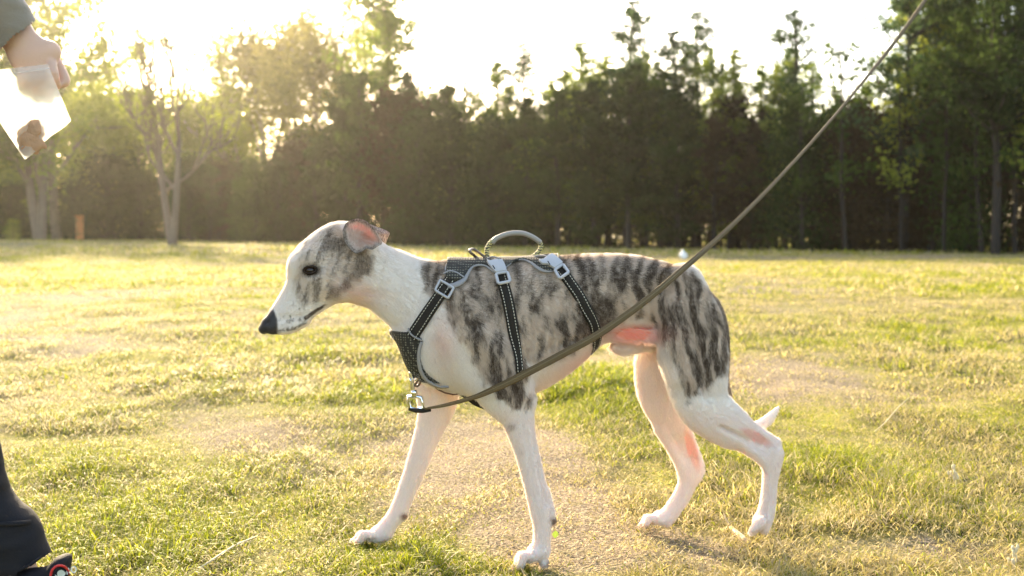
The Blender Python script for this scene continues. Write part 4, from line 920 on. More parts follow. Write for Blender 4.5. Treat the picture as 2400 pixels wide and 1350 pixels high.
# second line of bushes closing the wood behind
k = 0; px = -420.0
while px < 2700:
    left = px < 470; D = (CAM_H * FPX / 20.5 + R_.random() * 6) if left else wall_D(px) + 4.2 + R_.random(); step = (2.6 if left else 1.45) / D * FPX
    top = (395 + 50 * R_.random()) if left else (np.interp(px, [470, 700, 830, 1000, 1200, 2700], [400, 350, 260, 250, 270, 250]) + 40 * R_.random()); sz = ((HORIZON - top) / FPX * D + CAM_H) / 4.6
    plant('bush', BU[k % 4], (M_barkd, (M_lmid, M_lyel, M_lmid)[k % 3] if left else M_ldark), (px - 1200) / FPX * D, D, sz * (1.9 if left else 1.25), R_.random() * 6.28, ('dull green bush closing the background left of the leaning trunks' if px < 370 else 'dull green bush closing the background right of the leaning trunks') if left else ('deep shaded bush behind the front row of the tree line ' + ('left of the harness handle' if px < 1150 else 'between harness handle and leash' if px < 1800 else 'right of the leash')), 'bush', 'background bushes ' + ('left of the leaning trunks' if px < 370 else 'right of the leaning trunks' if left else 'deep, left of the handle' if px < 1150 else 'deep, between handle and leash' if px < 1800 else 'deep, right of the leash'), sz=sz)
    k += 1; px += step
print('trees', round(time.time() - T0, 1))
# ------------------------------------------------------------------ harness
def multi(name, groups, parent=None, smooth=True, bevel=None):
    """groups = [(list of (V,F), material)] -> one mesh with several materials"""
    Vs, Fs, mi, o = [], [], [], 0
    for i, (pcs, mt) in enumerate(groups):
        for V, Fq in pcs:
            Vs.append(np.asarray(V, float)); Fq = np.asarray(Fq) + o; o += len(V)
            for f in Fq.tolist(): Fs.append(tuple(dict.fromkeys(f))); mi.append(i)
    me = bpy.data.meshes.new(name); me.from_pydata([tuple(v) for v in np.concatenate(Vs)], [], Fs)
    me.polygons.foreach_set('material_index', np.array(mi, dtype=np.int32)); me.update()
    o_ = link(name, me, [mt for _, mt in groups], parent, smooth)
    if bevel:
        b = o_.modifiers.new('bevel', 'BEVEL'); b.width = bevel; b.segments = 2; b.limit_method = 'ANGLE'
    return o_
M_web = mat_simple('black_webbing', (.020, .016, .012), rough=.8, bump=.5, bscale=900, var=.3, vscale=300, spec=.25)
M_stitch = mat_simple('cream_stitching', (.75, .70, .58), rough=.6)
M_trim = mat_simple('light_grey_binding', (.27, .255, .25), rough=.75, bump=.3, bscale=700, var=.1)
M_plast = mat_simple('pale_grey_plastic', (.41, .405, .415), rough=.4, var=.05)
M_metal = mat_simple('polished_steel', (.75, .77, .82), rough=.13, metal=1.0, var=.08)
M_ringm = mat_simple('dark_metal_ring', (.16, .12, .09), rough=.3, metal=.9, var=.2)
M_mesh, N_, L_, O_ = new_mat('black_dotted_mesh_fabric')
b_ = N_.new('ShaderNodeBsdfPrincipled'); tc_ = N_.new('ShaderNodeTexCoord'); vo_ = N_.new('ShaderNodeTexVoronoi'); vo_.inputs['Scale'].default_value = 235; vo_.inputs['Randomness'].default_value = .15
L_.new(tc_.outputs['Object'], vo_.inputs['Vector']); rp_ = N_.new('ShaderNodeValToRGB'); L_.new(vo_.outputs['Distance'], rp_.inputs[0])
e_ = rp_.color_ramp.elements; e_[0].position, e_[0].color = .20, (.20, .19, .14, 1); e_[1].position, e_[1].color = .38, (.020, .017, .012, 1)
L_.new(rp_.outputs[0], b_.inputs['Base Color']); b_.inputs['Roughness'].default_value = .8;  bp_ = N_.new('ShaderNodeBump'); bp_.inputs['Distance'].default_value = .001; L_.new(vo_.outputs['Distance'], bp_.inputs['Height']); L_.new(bp_.outputs[0], b_.inputs['Normal']); L_.new(b_.outputs[0], O_.inputs[0])

harness = empty('dog_harness', P(1150, 700, 1.69)); tag(harness, 'black padded harness with grey buckles and a carry handle worn by the dog', 'dog harness')
def nhit(px, py, off):
    h = hit(px, py, 0); 
    if h is None: return None
    return np.array(h[0]) + np.array(h[1]) * off, np.array(h[1])
def ribbon(C, Nn, wid, th=.0020, closed=False, ncr=5):
    """flat band along C with normals Nn; wid scalar or array"""
    C = np.asarray(C, float); Nn = np.asarray(Nn, float); n = len(C); wid = np.broadcast_to(np.asarray(wid, float), (n,))
    T = np.roll(C, -1, 0) - np.roll(C, 1, 0) if closed else np.gradient(C, axis=0); T /= np.linalg.norm(T, axis=1)[:, None]
    S = np.cross(T, Nn); S /= np.linalg.norm(S, axis=1)[:, None]; Nn = np.cross(S, T)
    prof = [(-.5, 0), (-.46, .5), (-.44, 1), (.44, 1), (.46, .5), (.5, 0), (.44, -.3), (-.44, -.3)]
    V = np.concatenate([[C[i] + S[i] * wid[i] * a + Nn[i] * th * b for a, b in prof] for i in range(n)]); k = len(prof); Fq = []
    for i in range(n if closed else n - 1):
        j = (i + 1) % n
        for q in range(k): Fq.append((i * k + q, j * k + q, j * k + (q + 1) % k, i * k + (q + 1) % k))
    if not closed:
        for b0 in (0, (n - 1) * k): Fq += [(b0 + 0, b0 + 1, b0 + 6, b0 + 7)[:4], (b0 + 1, b0 + 2, b0 + 3, b0 + 4), (b0 + 4, b0 + 5, b0 + 6, b0 + 1)]
    st = []
    for sgn in (-.30, .30):
        Q = C + S * (wid * sgn)[:, None] + Nn * th * 1.05
        d = np.r_[0, np.cumsum(np.linalg.norm(np.diff(Q, axis=0), axis=1))]; a = .001
        while a + .0030 < d[-1]:
            seg = np.array([[np.interp(x, d, Q[:, c]) for c in range(3)] for x in (a, a + .0015, a + .0030)]); st.append(tube(seg, .00055, seg=5, cap=False)); a += .0052
    return (V, np.array(Fq)), st
def smooth_path(pts, it=2):
    pts = np.array(pts, float)
    for _ in range(it): pts[1:-1] = pts[1:-1] * .5 + (pts[:-2] + pts[2:]) * .25
    return pts
def px_strap(path, wid, off, n=5, it=3):
    q = catmull(np.array(path, float), n); C, Nn = [], []
    for x, y in q:
        h = nhit(x, y, off)
        if h is not None: C.append(h[0]); Nn.append(h[1])
    C, Nn = smooth_path(C, it), smooth_path(Nn, 4); Nn /= np.linalg.norm(Nn, axis=1)[:, None]
    return C, Nn
def outward(X, Zc, a, off, bv=None):
    """surface of the trunk from its axis in direction angle a (0 = near side, 90deg = top)"""
    pxl = 1200 + X / 1.69 * FPX; o = Vector((X, float(YC(pxl)), Zc)); d = Vector((0, -math.cos(a), math.sin(a)))
    h = (bv or tbvh).ray_cast(o + d * .6, -d)
    return np.array(h[0] + d * off), np.array(h[1])
def mirror(p):
    pxl = 1200 + p[0] / 1.69 * FPX; q = np.array(p, float); q[1] = 2 * float(YC(pxl)) - q[1]; return q
# neck strap, both sides
for sgn in (0, 1):
    C, Nn = px_strap([(1068, 640), (1055, 660), (1040, 682), (1015, 718), (994, 748), (978, 772), (966, 790)], .021, .0035)
    if sgn: C = np.array([mirror(c) for c in C]); Nn = Nn * np.array([1, -1, 1])
    (rb, st) = ribbon(C, Nn, .0215); s_o = multi('neck_strap', [([rb], M_web), (st, M_stitch)], harness)
    # slider
    h = nhit(1041, 678, .0058)
    ring = []
    for x, y in [(1021, 677), (1030, 660), (1034, 658), (1060, 673), (1062, 677), (1052, 695), (1048, 697), (1023, 682)]:
        d = (Vector(P(x, y, 1)) - CAMO); t = (Vector(h[0]) - CAMO).dot(Vector(h[1])) / d.dot(Vector(h[1])); ring.append(np.array(CAMO + d * t))
    ring = catmull(np.array(ring + ring[:1]), 3)[:-1]
    if sgn: ring = np.array([mirror(c) for c in ring])
    part('slider_buckle', [tube(ring, .0021, seg=8, closed=True)], M_plast, s_o)
def loop_strap(name, path, botx, widpx, zc_px, off=.003, lowcut=None):
    q = catmull(np.array(path, float), 5); C = []; Nn = []; X0 = None
    top_x = P(q[0][0], q[0][1], 1.68)[0]; Zc = P(0, zc_px, 1.69)[2]
    pts = []
    for x, y in q:
        h = nhit(x, y, off)
        if h is not None: pts.append(h)
    A0 = math.atan2(pts[0][0][2] - Zc, float(YC(q[0][0])) - pts[0][0][1]); A1 = math.atan2(pts[-1][0][2] - Zc, float(YC(q[-1][0])) - pts[-1][0][1])
    topm = [outward(pts[0][0][0], Zc, a, off) for a in np.linspace(math.pi / 2, A0 + .06, 5)[:-1]]
    bx = P(botx, 0, 1.69)[0]; n2 = 8
    botm = [outward(pts[-1][0][0] + (bx - pts[-1][0][0]) * (i / n2), Zc, a, off) for i, a in enumerate(np.linspace(A1 - .08, -math.pi / 2, n2))]
    near = topm + pts + botm; C = smooth_path([c for c, _ in near], 3); Nn = smooth_path([n_ for _, n_ in near], 4)
    w_ = np.interp(np.arange(len(C)), *zip(*widpx(len(topm), len(pts), len(botm))))
    C2 = np.concatenate([C, [mirror(c) for c in C[::-1][1:-1]]]); N2 = np.concatenate([Nn, [n_ * np.array([1, -1, 1]) for n_ in Nn[::-1][1:-1]]]); W2 = np.concatenate([w_, w_[::-1][1:-1]])
    C2 = (np.roll(C2, 1, 0) + np.roll(C2, -1, 0) + 2 * C2) / 4
    rb, st = ribbon(C2, N2, W2, closed=True)
    return multi(name, [([rb], M_web), (st, M_stitch)], harness)
girth = loop_strap('girth_strap', [(1168, 632), (1178, 662), (1189, 700), (1199, 750), (1207, 800), (1213, 845), (1217, 880)], 1205, lambda a, b, c: [(0, .020), (a + b * .5, .0195), (a + b - 4, .015), (a + b + c, .016)], 760)
waist = loop_strap('waist_strap', [(1298, 622), (1318, 640), (1340, 670), (1362, 703), (1380, 736), (1392, 765), (1398, 785)], 1392, lambda a, b, c: [(0, .020), (a + b, .0195), (a + b + c, .0195)], 700)
# back panel
XB = [1044, 1060, 1076, 1088, 1100, 1115, 1135, 1150, 1170, 1188, 1205, 1225, 1245, 1262, 1280, 1300, 1312]
YB = [652, 662, 664, 655, 634, 626, 626, 634, 640, 630, 618, 613, 619, 631, 640, 640, 632]
Zc0 = P(0, 720, 1.69)[2]; cols, low_near = [], []
for x in np.linspace(1044, 1312, 56):
    yb = float(np.interp(x, XB, YB)); h = nhit(x, yb, .0025)
    X = h[0][0]; a1 = math.atan2(h[0][2] - Zc0, float(YC(x)) - h[0][1])
    col = [outward(X, Zc0, a, .0050, bvh)[0] for a in np.linspace(a1, math.pi - a1, 17)]
    cols.append(col); low_near.append(h)
cols = np.array(cols); cols = (cols + np.pad(cols, ((1, 1), (0, 0), (0, 0)), 'edge')[:-2] + np.pad(cols, ((1, 1), (0, 0), (0, 0)), 'edge')[2:]) / 3
nx_, ny_ = cols.shape[:2]; up_ = np.zeros_like(cols); up_[:, :, 2] = 0
ctr = cols.mean(1, keepdims=True) * np.array([1, 1, 0]) + np.array([0, 0, Zc0]); od = cols - ctr; od[:, :, 0] = 0; od /= np.linalg.norm(od, axis=2)[:, :, None]
V = np.concatenate([(cols + od * .0022).reshape(-1, 3), (cols - od * .0015).reshape(-1, 3)]); Fq = []; M_ = nx_ * ny_
for i in range(nx_ - 1):
    for j in range(ny_ - 1):
        a = i * ny_ + j; Fq.append((a, a + ny_, a + ny_ + 1, a + 1)); Fq.append((M_ + a, M_ + a + 1, M_ + a + ny_ + 1, M_ + a + ny_))
for i in range(nx_ - 1):
    for j in (0, ny_ - 1): a = i * ny_ + j; Fq.append((a, M_ + a, M_ + a + ny_, a + ny_))
for j in range(ny_ - 1):
    for i in (0, nx_ - 1): a = i * ny_ + j; Fq.append((a, a + 1, M_ + a + 1, M_ + a))
panel = part('back_panel', [(V, np.array(Fq))], M_mesh, harness)
def band(path, wpx, off, name, parent, mat=None, both=True, th=.0019):
    q = catmull(np.array(path, float), 5); C, Nn = [], []
    for r in q:
        h = nhit(r[0], r[1], off)
        if h is not None: C.append(h[0]); Nn.append(h[1])
    C, Nn = smooth_path(C, 2), smooth_path(Nn, 4); w_ = np.interp(np.linspace(0, 1, len(C)), np.linspace(0, 1, len(wpx)), wpx) * 1.62 / FPX
    for s_ in ((0, 1) if both else (0,)):
        c = C if not s_ else np.array([mirror(k) for k in C]); n_ = Nn if not s_ else Nn * np.array([1, -1, 1])
        rb, _ = ribbon(c, n_, w_, th=th); part(name, [rb], mat or M_trim, parent)
band([(1052, 674), (1068, 672), (1082, 664), (1092, 650), (1100, 637), (1108, 629), (1122, 626), (1138, 627), (1150, 634), (1162, 640)], [12, 16, 11, 8, 8, 9, 14], .0040, 'edge_binding', panel)
band([(1180, 634), (1190, 626), (1200, 618), (1214, 614), (1230, 614), (1246, 620), (1260, 629), (1274, 635), (1290, 636), (1302, 634)], [7, 8, 9, 10, 13, 20, 20, 14], .0040, 'edge_binding', panel)
band([(1040, 648), (1052, 642), (1064, 643), (1076, 649), (1086, 657)], [3.5, 3.5], .0062, 'edge_binding', panel, th=.0015)
band([(1044, 640), (1046, 630), (1050, 620)], [4, 4], .005, 'edge_binding', panel, th=.0015)
# chest panel (wraps the front of the chest)
ring_o = []; rows = []
ys = np.linspace(779, 898, 26)
XR = ([779, 790, 798, 812, 826, 842, 860, 874, 886, 898], [974, 988, 996, 990, 987, 988, 993, 1002, 1014, 1034])
axX = P(1075, 0, 1.685)[0]; axY = float(YC(1075)); edge = []
for y in ys:
    xr = float(np.interp(y, *XR)); h = nhit(xr, y, 0); Zr = h[0][2]; aN = math.atan2(axY - h[0][1], axX - h[0][0]); row = []
    for a in np.linspace(aN, -aN, 19):
        d = Vector((-math.cos(a), -math.sin(a), 0)); o = Vector((axX, axY, Zr)); g = tbvh.ray_cast(o, d); row.append(np.array(g[0] + d * .0034))
    rows.append(row); edge.append((np.array(row[0]), xr, y))
rows = np.array(rows)
for _ in range(3): rows[1:-1] = rows[1:-1] * .5 + (rows[:-2] + rows[2:]) * .25
od = rows - np.array([axX, axY, 0]); od[:, :, 2] = 0; od /= np.linalg.norm(od, axis=2)[:, :, None]
n1, n2 = rows.shape[:2]; V = np.concatenate([(rows + od * .002).reshape(-1, 3), (rows - od * .0015).reshape(-1, 3)]); Fq = []; M_ = n1 * n2
for i in range(n1 - 1):
    for j in range(n2 - 1):
        a = i * n2 + j; Fq.append((a, a + 1, a + n2 + 1, a + n2)); Fq.append((M_ + a, M_ + a + n2, M_ + a + n2 + 1, M_ + a + 1))
    for j in (0, n2 - 1): a = i * n2 + j; Fq.append((a, a + n2, M_ + a + n2, M_ + a))
for j in range(n2 - 1):
    for i in (0, n1 - 1): a = i * n2 + j; Fq.append((a, M_ + a, M_ + a + 1, a + 1))
chest = part('chest_panel', [(V, np.array(Fq))], M_mesh, harness)
band([(990, 800), (985, 815), (983, 832), (984, 850), (988, 866), (996, 880), (1008, 891), (1024, 899), (1040, 902), (1053, 901)], [7, 8, 9, 9, 10, 9, 5], .0045, 'edge_binding', chest)
band([(962, 768), (964, 777), (972, 786), (983, 792), (992, 796)], [3.5, 3.5], .0065, 'edge_binding', chest, th=.0015)
# side release buckles
def on_plane(h, px_, py_, lift=0):
    o = Vector(h[0]) + Vector(h[1]) * lift; d = Vector(P(px_, py_, 1)) - CAMO; t = (o - CAMO).dot(Vector(h[1])) / d.dot(Vector(h[1])); return np.array(CAMO + d * t)
def plate(h, poly, lift, th):
    n_ = len(poly); A = np.array([on_plane(h, x, y, lift) for x, y in poly]); B = A + np.array(h[1]) * th
    bm = bmesh.new(); va = [bm.verts.new(v) for v in A]; vb = [bm.verts.new(v) for v in B]; bm.faces.new(va); bm.faces.new(vb[::-1])
    for i in range(n_): bm.faces.new((va[i], vb[i], vb[(i + 1) % n_], va[(i + 1) % n_]))
    bmesh.ops.recalc_face_normals(bm, faces=bm.faces); bmesh.ops.triangulate(bm, faces=[f for f in bm.faces if len(f.verts) > 4]); me = bpy.data.meshes.new('plate'); bm.to_mesh(me); bm.free()
    V = np.array([tuple(v.co) for v in me.vertices]); return V, [list(f.vertices) for f in me.polygons]
def multi_bm(name, geos, mat, parent, bevel=.0008):
    bm = bmesh.new()
    for V, Fq in geos:
        vs = [bm.verts.new(v) for v in V]
        for f in Fq:
            f = list(dict.fromkeys(f))
            try: bm.faces.new([vs[i] for i in f])
            except ValueError: pass
    bmesh.ops.recalc_face_normals(bm, faces=bm.faces); me = bpy.data.meshes.new(name); bm.to_mesh(me); bm.free(); o = link(name, me, mat, parent)
    if bevel: b = o.modifiers.new('bevel', 'BEVEL'); b.width = bevel; b.segments = 2; b.limit_method = 'ANGLE'; b.angle_limit = math.radians(50)
    return o
for cx, cy, body, win, slot, par in [
    (1172, 640, [(1141, 612), (1150, 614), (1160, 611), (1177, 611), (1184, 624), (1188, 637), (1161, 641), (1153, 631), (1144, 620)], [(1162, 641), (1189, 637), (1196, 659), (1168, 665)], (1155, 622), girth),
    (1303, 626, [(1262, 612), (1273, 611), (1284, 602), (1294, 598), (1306, 606), (1319, 618), (1300, 632), (1284, 622), (1270, 621)], [(1300, 632), (1319, 619), (1333, 638), (1312, 653)], (1284, 612), waist)]:
    h = nhit(cx, cy, .0065); g = [plate(h, body, 0, .0050)]
    w_ = [on_plane(h, x, y, .0015) for x, y in win]; lp = []
    for i in range(4):
        a, b_2 = w_[i], w_[(i + 1) % 4]; lp += [a + (b_2 - a) * .10, a + (b_2 - a) * .5, a + (b_2 - a) * .90]
    g2 = tube(np.array(lp), .0027, seg=8, closed=True)
    bk = multi_bm('buckle', [g[0]], M_plast, par); part('buckle_frame', [g2], M_plast, bk)
    for k_ in (0, 1):
        c = np.array(body[3]) * .35 + np.array(body[6]) * .65 if k_ else np.array(body[3]) * .6 + np.array(body[6]) * .4
    s0, s1 = on_plane(h, slot[0], slot[1], .0052), on_plane(h, slot[0] + 5, slot[1] + 8, .0052); part('release_slot', [tube(np.array([s0, (s0 + s1) / 2, s1]), .0009, seg=6)], M_web, bk)
# webbing stubs and piping at the top of the buckles
for path, w0 in (([(1158, 612), (1168, 609), (1176, 611)], .006), ([(1262, 610), (1276, 604), (1290, 600)], .012)):
    C = np.array([P(x, y - 1, float(YC(x)) - .022) for x, y in catmull(path, 4)]); rb, st = ribbon(C, np.tile([0, -.5, .87], (len(C), 1)), w0); part('webbing_loop', [rb], M_web, panel)
for path in ([(1132, 622), (1137, 611), (1146, 604), (1158, 602), (1170, 606)], [(1238, 614), (1246, 606), (1258, 600), (1272, 599), (1284, 601)]):
    C = np.array([P(x, y, float(YC(x)) - .030 + .012 * math.sin(i / 3)) for i, (x, y) in enumerate(catmull(path, 3))]); part('piping_loop', [tube(C, .0016, seg=6)], M_trim, panel)
# handle
hd = [(1153, 570), (1160, 561), (1175, 553), (1192, 548), (1208, 546), (1226, 547), (1243, 553), (1257, 561), (1267, 569)]
C = np.array([P(x, y, float(YC(x)) - .004) for x, y in catmull(hd, 3)])
handle = part('handle', [tube(C, .0044, seg=12)], mat_simple('grey_rubber_grip', (.27, .25, .225), rough=.5, var=.08), harness)
M_bung, N_, L_, O_ = new_mat('black_and_yellow_braid')
b_ = N_.new('ShaderNodeBsdfPrincipled'); tc_ = N_.new('ShaderNodeTexCoord'); wv_ = N_.new('ShaderNodeTexWave'); wv_.bands_direction = 'Z'; wv_.inputs['Scale'].default_value = 70; wv_.inputs['Distortion'].default_value = 6; wv_.inputs['Detail Scale'].default_value = 3
L_.new(tc_.outputs['Object'], wv_.inputs['Vector']); rp_ = N_.new('ShaderNodeValToRGB'); L_.new(wv_.outputs['Fac'], rp_.inputs[0]); e_ = rp_.color_ramp.elements; e_[0].position, e_[0].color = .35, (.025, .02, .012, 1); e_[1].position, e_[1].color = .62, (.55, .47, .20, 1)
L_.new(rp_.outputs[0], b_.inputs['Base Color']); b_.inputs['Roughness'].default_value = .6; L_.new(b_.outputs[0], O_.inputs[0])
for q in ([(1158, 563), (1149, 569), (1143, 579), (1141, 590), (1143, 606)], [(1264, 566), (1268, 575), (1265, 586), (1257, 596), (1247, 604)]):
    C = catmull([P(x, y, float(YC(x)) - .004) for x, y in q], 6); rr = .0040 + .0007 * np.sin(np.arange(len(C)) * 2.1); part('handle_webbing', [tube(C, rr, seg=10)], M_bung, handle)
q = [(1102, 585), (1110, 584), (1122, 592), (1136, 602), (1144, 609), (1134, 612), (1122, 606), (1110, 598), (1101, 590)]
C = np.array([P(x, y, float(YC(x)) - .004 + .010 * math.sin(i * .7)) for i, (x, y) in enumerate(catmull(q, 2))]); part('leash_ring', [tube(C, .0024, seg=8, closed=True)], M_ringm, harness)
# belly strap with its ring under the chest
DB = float(YC(1060)) - .012
C = np.array([P(x, y, DB) for x, y in catmull([(1046, 899), (1060, 908), (1080, 919), (1098, 930), (1116, 942), (1140, 950)], 4)]); rb, st = ribbon(C, np.tile([-.35, -.9, .1], (len(C), 1)), np.linspace(.008, .015, len(C)), th=.0025)
belly = multi('belly_strap', [([rb], M_web)], harness)
q = [(1019, 904), (1024, 899), (1040, 903), (1058, 909), (1070, 916), (1072, 924), (1062, 925), (1044, 921), (1028, 914), (1020, 908)]
part('adjuster_ring', [tube(np.array([P(x, y, DB - .004) for x, y in q]), .0014, seg=6, closed=True)], mat_simple('dark_red_brown_cord', (.10, .035, .025), rough=.5), belly)
C = np.array([P(x, y, DB - .004) for x, y in catmull([(1000, 890), (1010, 897), (1022, 903)], 3)]); rb, st = ribbon(C, np.tile([-.35, -.9, .1], (len(C), 1)), .007); part('strap_end', [rb], M_web, belly)
# chest ring
DC = float(YC(972)) - .010
def hx(x, y, o=0): return P(x, y, DC + o)
q = [(974, 858), (980, 860), (984, 870), (986, 885), (984, 898), (978, 905), (973, 902), (978, 892), (979, 878), (975, 866)]
part('chest_ring', [tube(np.array([hx(x, y, -.006) for x, y in catmull(q, 2)]), .0022, seg=8, closed=True)], M_ringm, harness)
part('ring_tab', [tube(np.array([hx(x, y, -.004) for x, y in [(976, 852), (974, 862), (972, 872), (966, 876)]]), .0042, seg=8)], M_web, harness)
# ------------------------------------------------------------------ leash
leash = empty('leash', P(975, 945, DC - .006)); tag(leash, 'long olive brown flat leash clipped to the chest ring and rising to the upper right', 'leash')
clip = part('snap_hook', [tube(np.array([hx(x, y, -.009) for x, y in catmull([(969, 926), (967, 908), (965, 890), (963, 876), (966, 868), (973, 866), (978, 872), (978, 884), (974, 893)], 3)]), np.r_[np.full(9, .0040), np.linspace(.0040, .0022, 16)], seg=10)], M_metal, leash)
part('swivel', [tube(np.array([hx(x, y, -.009) for x, y in [(970, 914), (970.5, 919), (971, 924), (971, 930)]]), np.array([.0050, .0056, .0056, .0048]), seg=14)], M_metal, clip)
part('thumb_latch', [tube(np.array([hx(x, y, -.013) for x, y in [(961, 886), (962, 892), (964, 898)]]), np.array([.0012, .0020, .0012]), seg=8)], M_metal, clip)
q = [(957, 930), (972, 929), (986, 931), (990, 944), (992, 956), (976, 960), (962, 956), (958, 944)]
part('clip_frame', [tube(np.array([hx(x, y, -.009) for x, y in q]), .0032, seg=8, closed=True)], M_metal, clip)
part('leash_end_fold', [tube(np.array([hx(x, y, -.010) for x, y in [(958, 958), (975, 962), (992, 962), (1010, 960)]]), np.array([.0030, .0042, .0044, .0032]), seg=8)], M_web, leash)
LP = [(992, 959, 1.655), (1040, 951, 1.640), (1110, 932, 1.600), (1160, 911, 1.582), (1220, 882, 1.575), (1320, 829, 1.565), (1400, 785, 1.560), (1500, 715, 1.57), (1590, 640, 1.60), (1700, 543, 1.68), (1800, 444, 1.80), (1900, 336, 1.96), (1980, 243, 2.10), (2050, 158, 2.26), (2110, 82, 2.38), (2170, -2, 2.48), (2240, -105, 2.66), (2290, -180, 2.8)]
q = catmull(LP, 5); C = np.array([P(*r) for r in q]); tw = np.linspace(0, 1, len(C)); ang = np.interp(tw, [0, .06, .2, .5, .7, 1], [.1, .5, .9, 1.05, 1.2, 1.3])
Nn = np.stack([0 * ang, -np.sin(ang), np.cos(ang)], 1); T_ = np.gradient(C, axis=0)
wl = np.interp(C[:, 1] * 0 + 1200 + C[:, 0] / C[:, 1] * FPX, [992, 1060, 1220, 1420, 1600, 1750, 1850, 2000, 2100, 2300], [.006, .010, .0135, .0128, .0100, .0072, .0060, .0054, .0085, .010]); rb, _ = ribbon(C, Nn, wl, th=.0018)
M_leash = mat_simple('olive_brown_nylon', (.12, .078, .032), rough=.55, bump=.35, bscale=1200, var=.22, vscale=160, spec=.3)
N_, L_ = M_leash.node_tree.nodes, M_leash.node_tree.links; wv_ = N_.new('ShaderNodeTexWave'); wv_.bands_direction = 'DIAGONAL'; wv_.inputs['Scale'].default_value = 130; tc_ = N_.new('ShaderNodeTexCoord'); L_.new(tc_.outputs['Object'], wv_.inputs['Vector'])
bp_ = N_.new('ShaderNodeBump'); bp_.inputs['Distance'].default_value = .0008; bp_.inputs['Strength'].default_value = .7; L_.new(wv_.outputs['Fac'], bp_.inputs['Height']); L_.new(bp_.outputs[0], N_['Principled BSDF'].inputs['Normal'])
part('strap', [rb], M_leash, leash)
part('strap_rib', [tube(C + Nn / np.linalg.norm(Nn, axis=1)[:, None] * .0019, .0009, seg=5, cap=False)], mat_simple('olive_cord_edge', (.17, .12, .055), rough=.6), leash)
th_ = np.linspace(0, 2 * math.pi, 20, endpoint=False); e0 = C[-1]; lpp = np.array([e0 + np.array([.06, .05, .09]) + np.array([.07 * math.cos(a), .05 * math.cos(a), .10 * math.sin(a)]) for a in th_]); part('hand_loop', [tube(lpp, None, seg=8, flat=(.011, .0015), closed=True)], M_leash, leash)
# ------------------------------------------------------------------ person at the left edge
def S(x, y, D, r, w=None): return (*P(x, y, D), r, r if w is None else w)
M_skin = mat_simple('skin', (.60, .38, .28), rough=.5, bump=.25, bscale=260, var=.08)
M_skin.node_tree.nodes['Principled BSDF'].inputs['Subsurface Weight'].default_value = .3; M_skin.node_tree.nodes['Principled BSDF'].inputs['Subsurface Radius'].default_value = (1, .3, .15); M_skin.node_tree.nodes['Principled BSDF'].inputs['Subsurface Scale'].default_value = .006
M_black = mat_simple('black_stretch_fabric', (.010, .009, .011), rough=.8, bump=.4, bscale=500, var=.3, spec=.25)
M_sleeve = mat_simple('grey_olive_fleece', (.20, .165, .12), rough=.9, bump=.6, bscale=300, var=.15, sheen=.4)
M_shoe = mat_simple('black_mesh_shoe_fabric', (.009, .009, .013), rough=.8, bump=.4, bscale=700, var=.3, spec=.2)
PD = 1.47
HIP = (-235, 95); SHO = (-262, -800)
# skin body: coarse figure plus fine hand
fb = Field((-1.40, 1.12, -.01), (-.50, 1.86, 1.74), .008)
Lk, La = (-205, 660, PD), (38, 1348, 1.455)
fb.chain([S(-235, 60, PD - .09, .085, .08), S(-215, 400, PD - .09, .065, .065), S(*Lk[:2], PD - .07, .052, .052), S(-160, 880, 1.43, .050, .050), S(-100, 1060, 1.44, .037, .038), S(-20, 1230, 1.45, .028, .030), S(38, 1345, 1.455, .030, .030), S(52, 1400, 1.455, .030, .032), S(110, 1420, 1.45, .024, .036)], k=.02, sub=3)
fb.chain([S(-245, 60, PD + .09, .085, .08), S(-280, 400, PD + .09, .065, .065), S(-300, 690, PD + .09, .052, .052), S(-340, 1000, PD + .10, .050, .050), S(-360, 1260, PD + .10, .030, .030), S(-355, 1330, PD + .10, .032, .034), S(-290, 1370, PD + .10, .024, .036)], k=.02, sub=3)
fb.chain([S(-238, 90, PD, .11, .15), S(-240, -150, PD, .10, .13), S(-245, -400, PD, .11, .15), S(-250, -650, PD, .12, .17), S(-252, -800, PD, .075, .16), S(-248, -900, PD, .05, .055), S(-240, -990, PD, .050, .050)], k=.03, sub=3)
fb.chain([S(-238, -1000, PD, .062, .058), S(-236, -1080, PD, .088, .072), S(-240, -1150, PD, .095, .076)], k=.03)
fb.chain([S(-190, -1020, PD, .035, .035), S(-170, -1000, PD, .028, .028)], k=.02); fb.chain([S(-108, -1075, PD, .012, .010), S(-88, -1052, PD, .014, .013)], k=.012)
for sg in (-1, 1):
    fb.chain([S(-232, -1085, PD + sg * .078, .020, .007), S(-230, -1060, PD + sg * .076, .014, .006)], k=.006)
    fb.chain([S(-128, -1092, PD + sg * .032, .010, .012)], k=.008, op='sub')
fb.chain([S(-108, -1020, PD, .006, .024)], k=.006, op='sub')
fb.chain([S(-258, -780, PD + .18, .05, .05), S(-275, -500, PD + .23, .042, .042), S(-285, -280, PD + .25, .038, .038), S(-250, 20, PD + .24, .028, .028), S(-235, 90, PD + .24, .034, .020), S(-228, 170, PD + .24, .026, .014), S(-232, 230, PD + .24, .010, .010)], k=.02, sub=3)
fb.chain([S(-250, -780, PD - .18, .05, .05), S(-215, -520, PD - .17, .042, .042), S(-160, -300, PD - .13, .040, .040), S(-60, -110, 1.40, .033, .032), S(5, 30, 1.415, .027, .026)], k=.02, sub=3)
bV, bQ = fb.mesh(2)
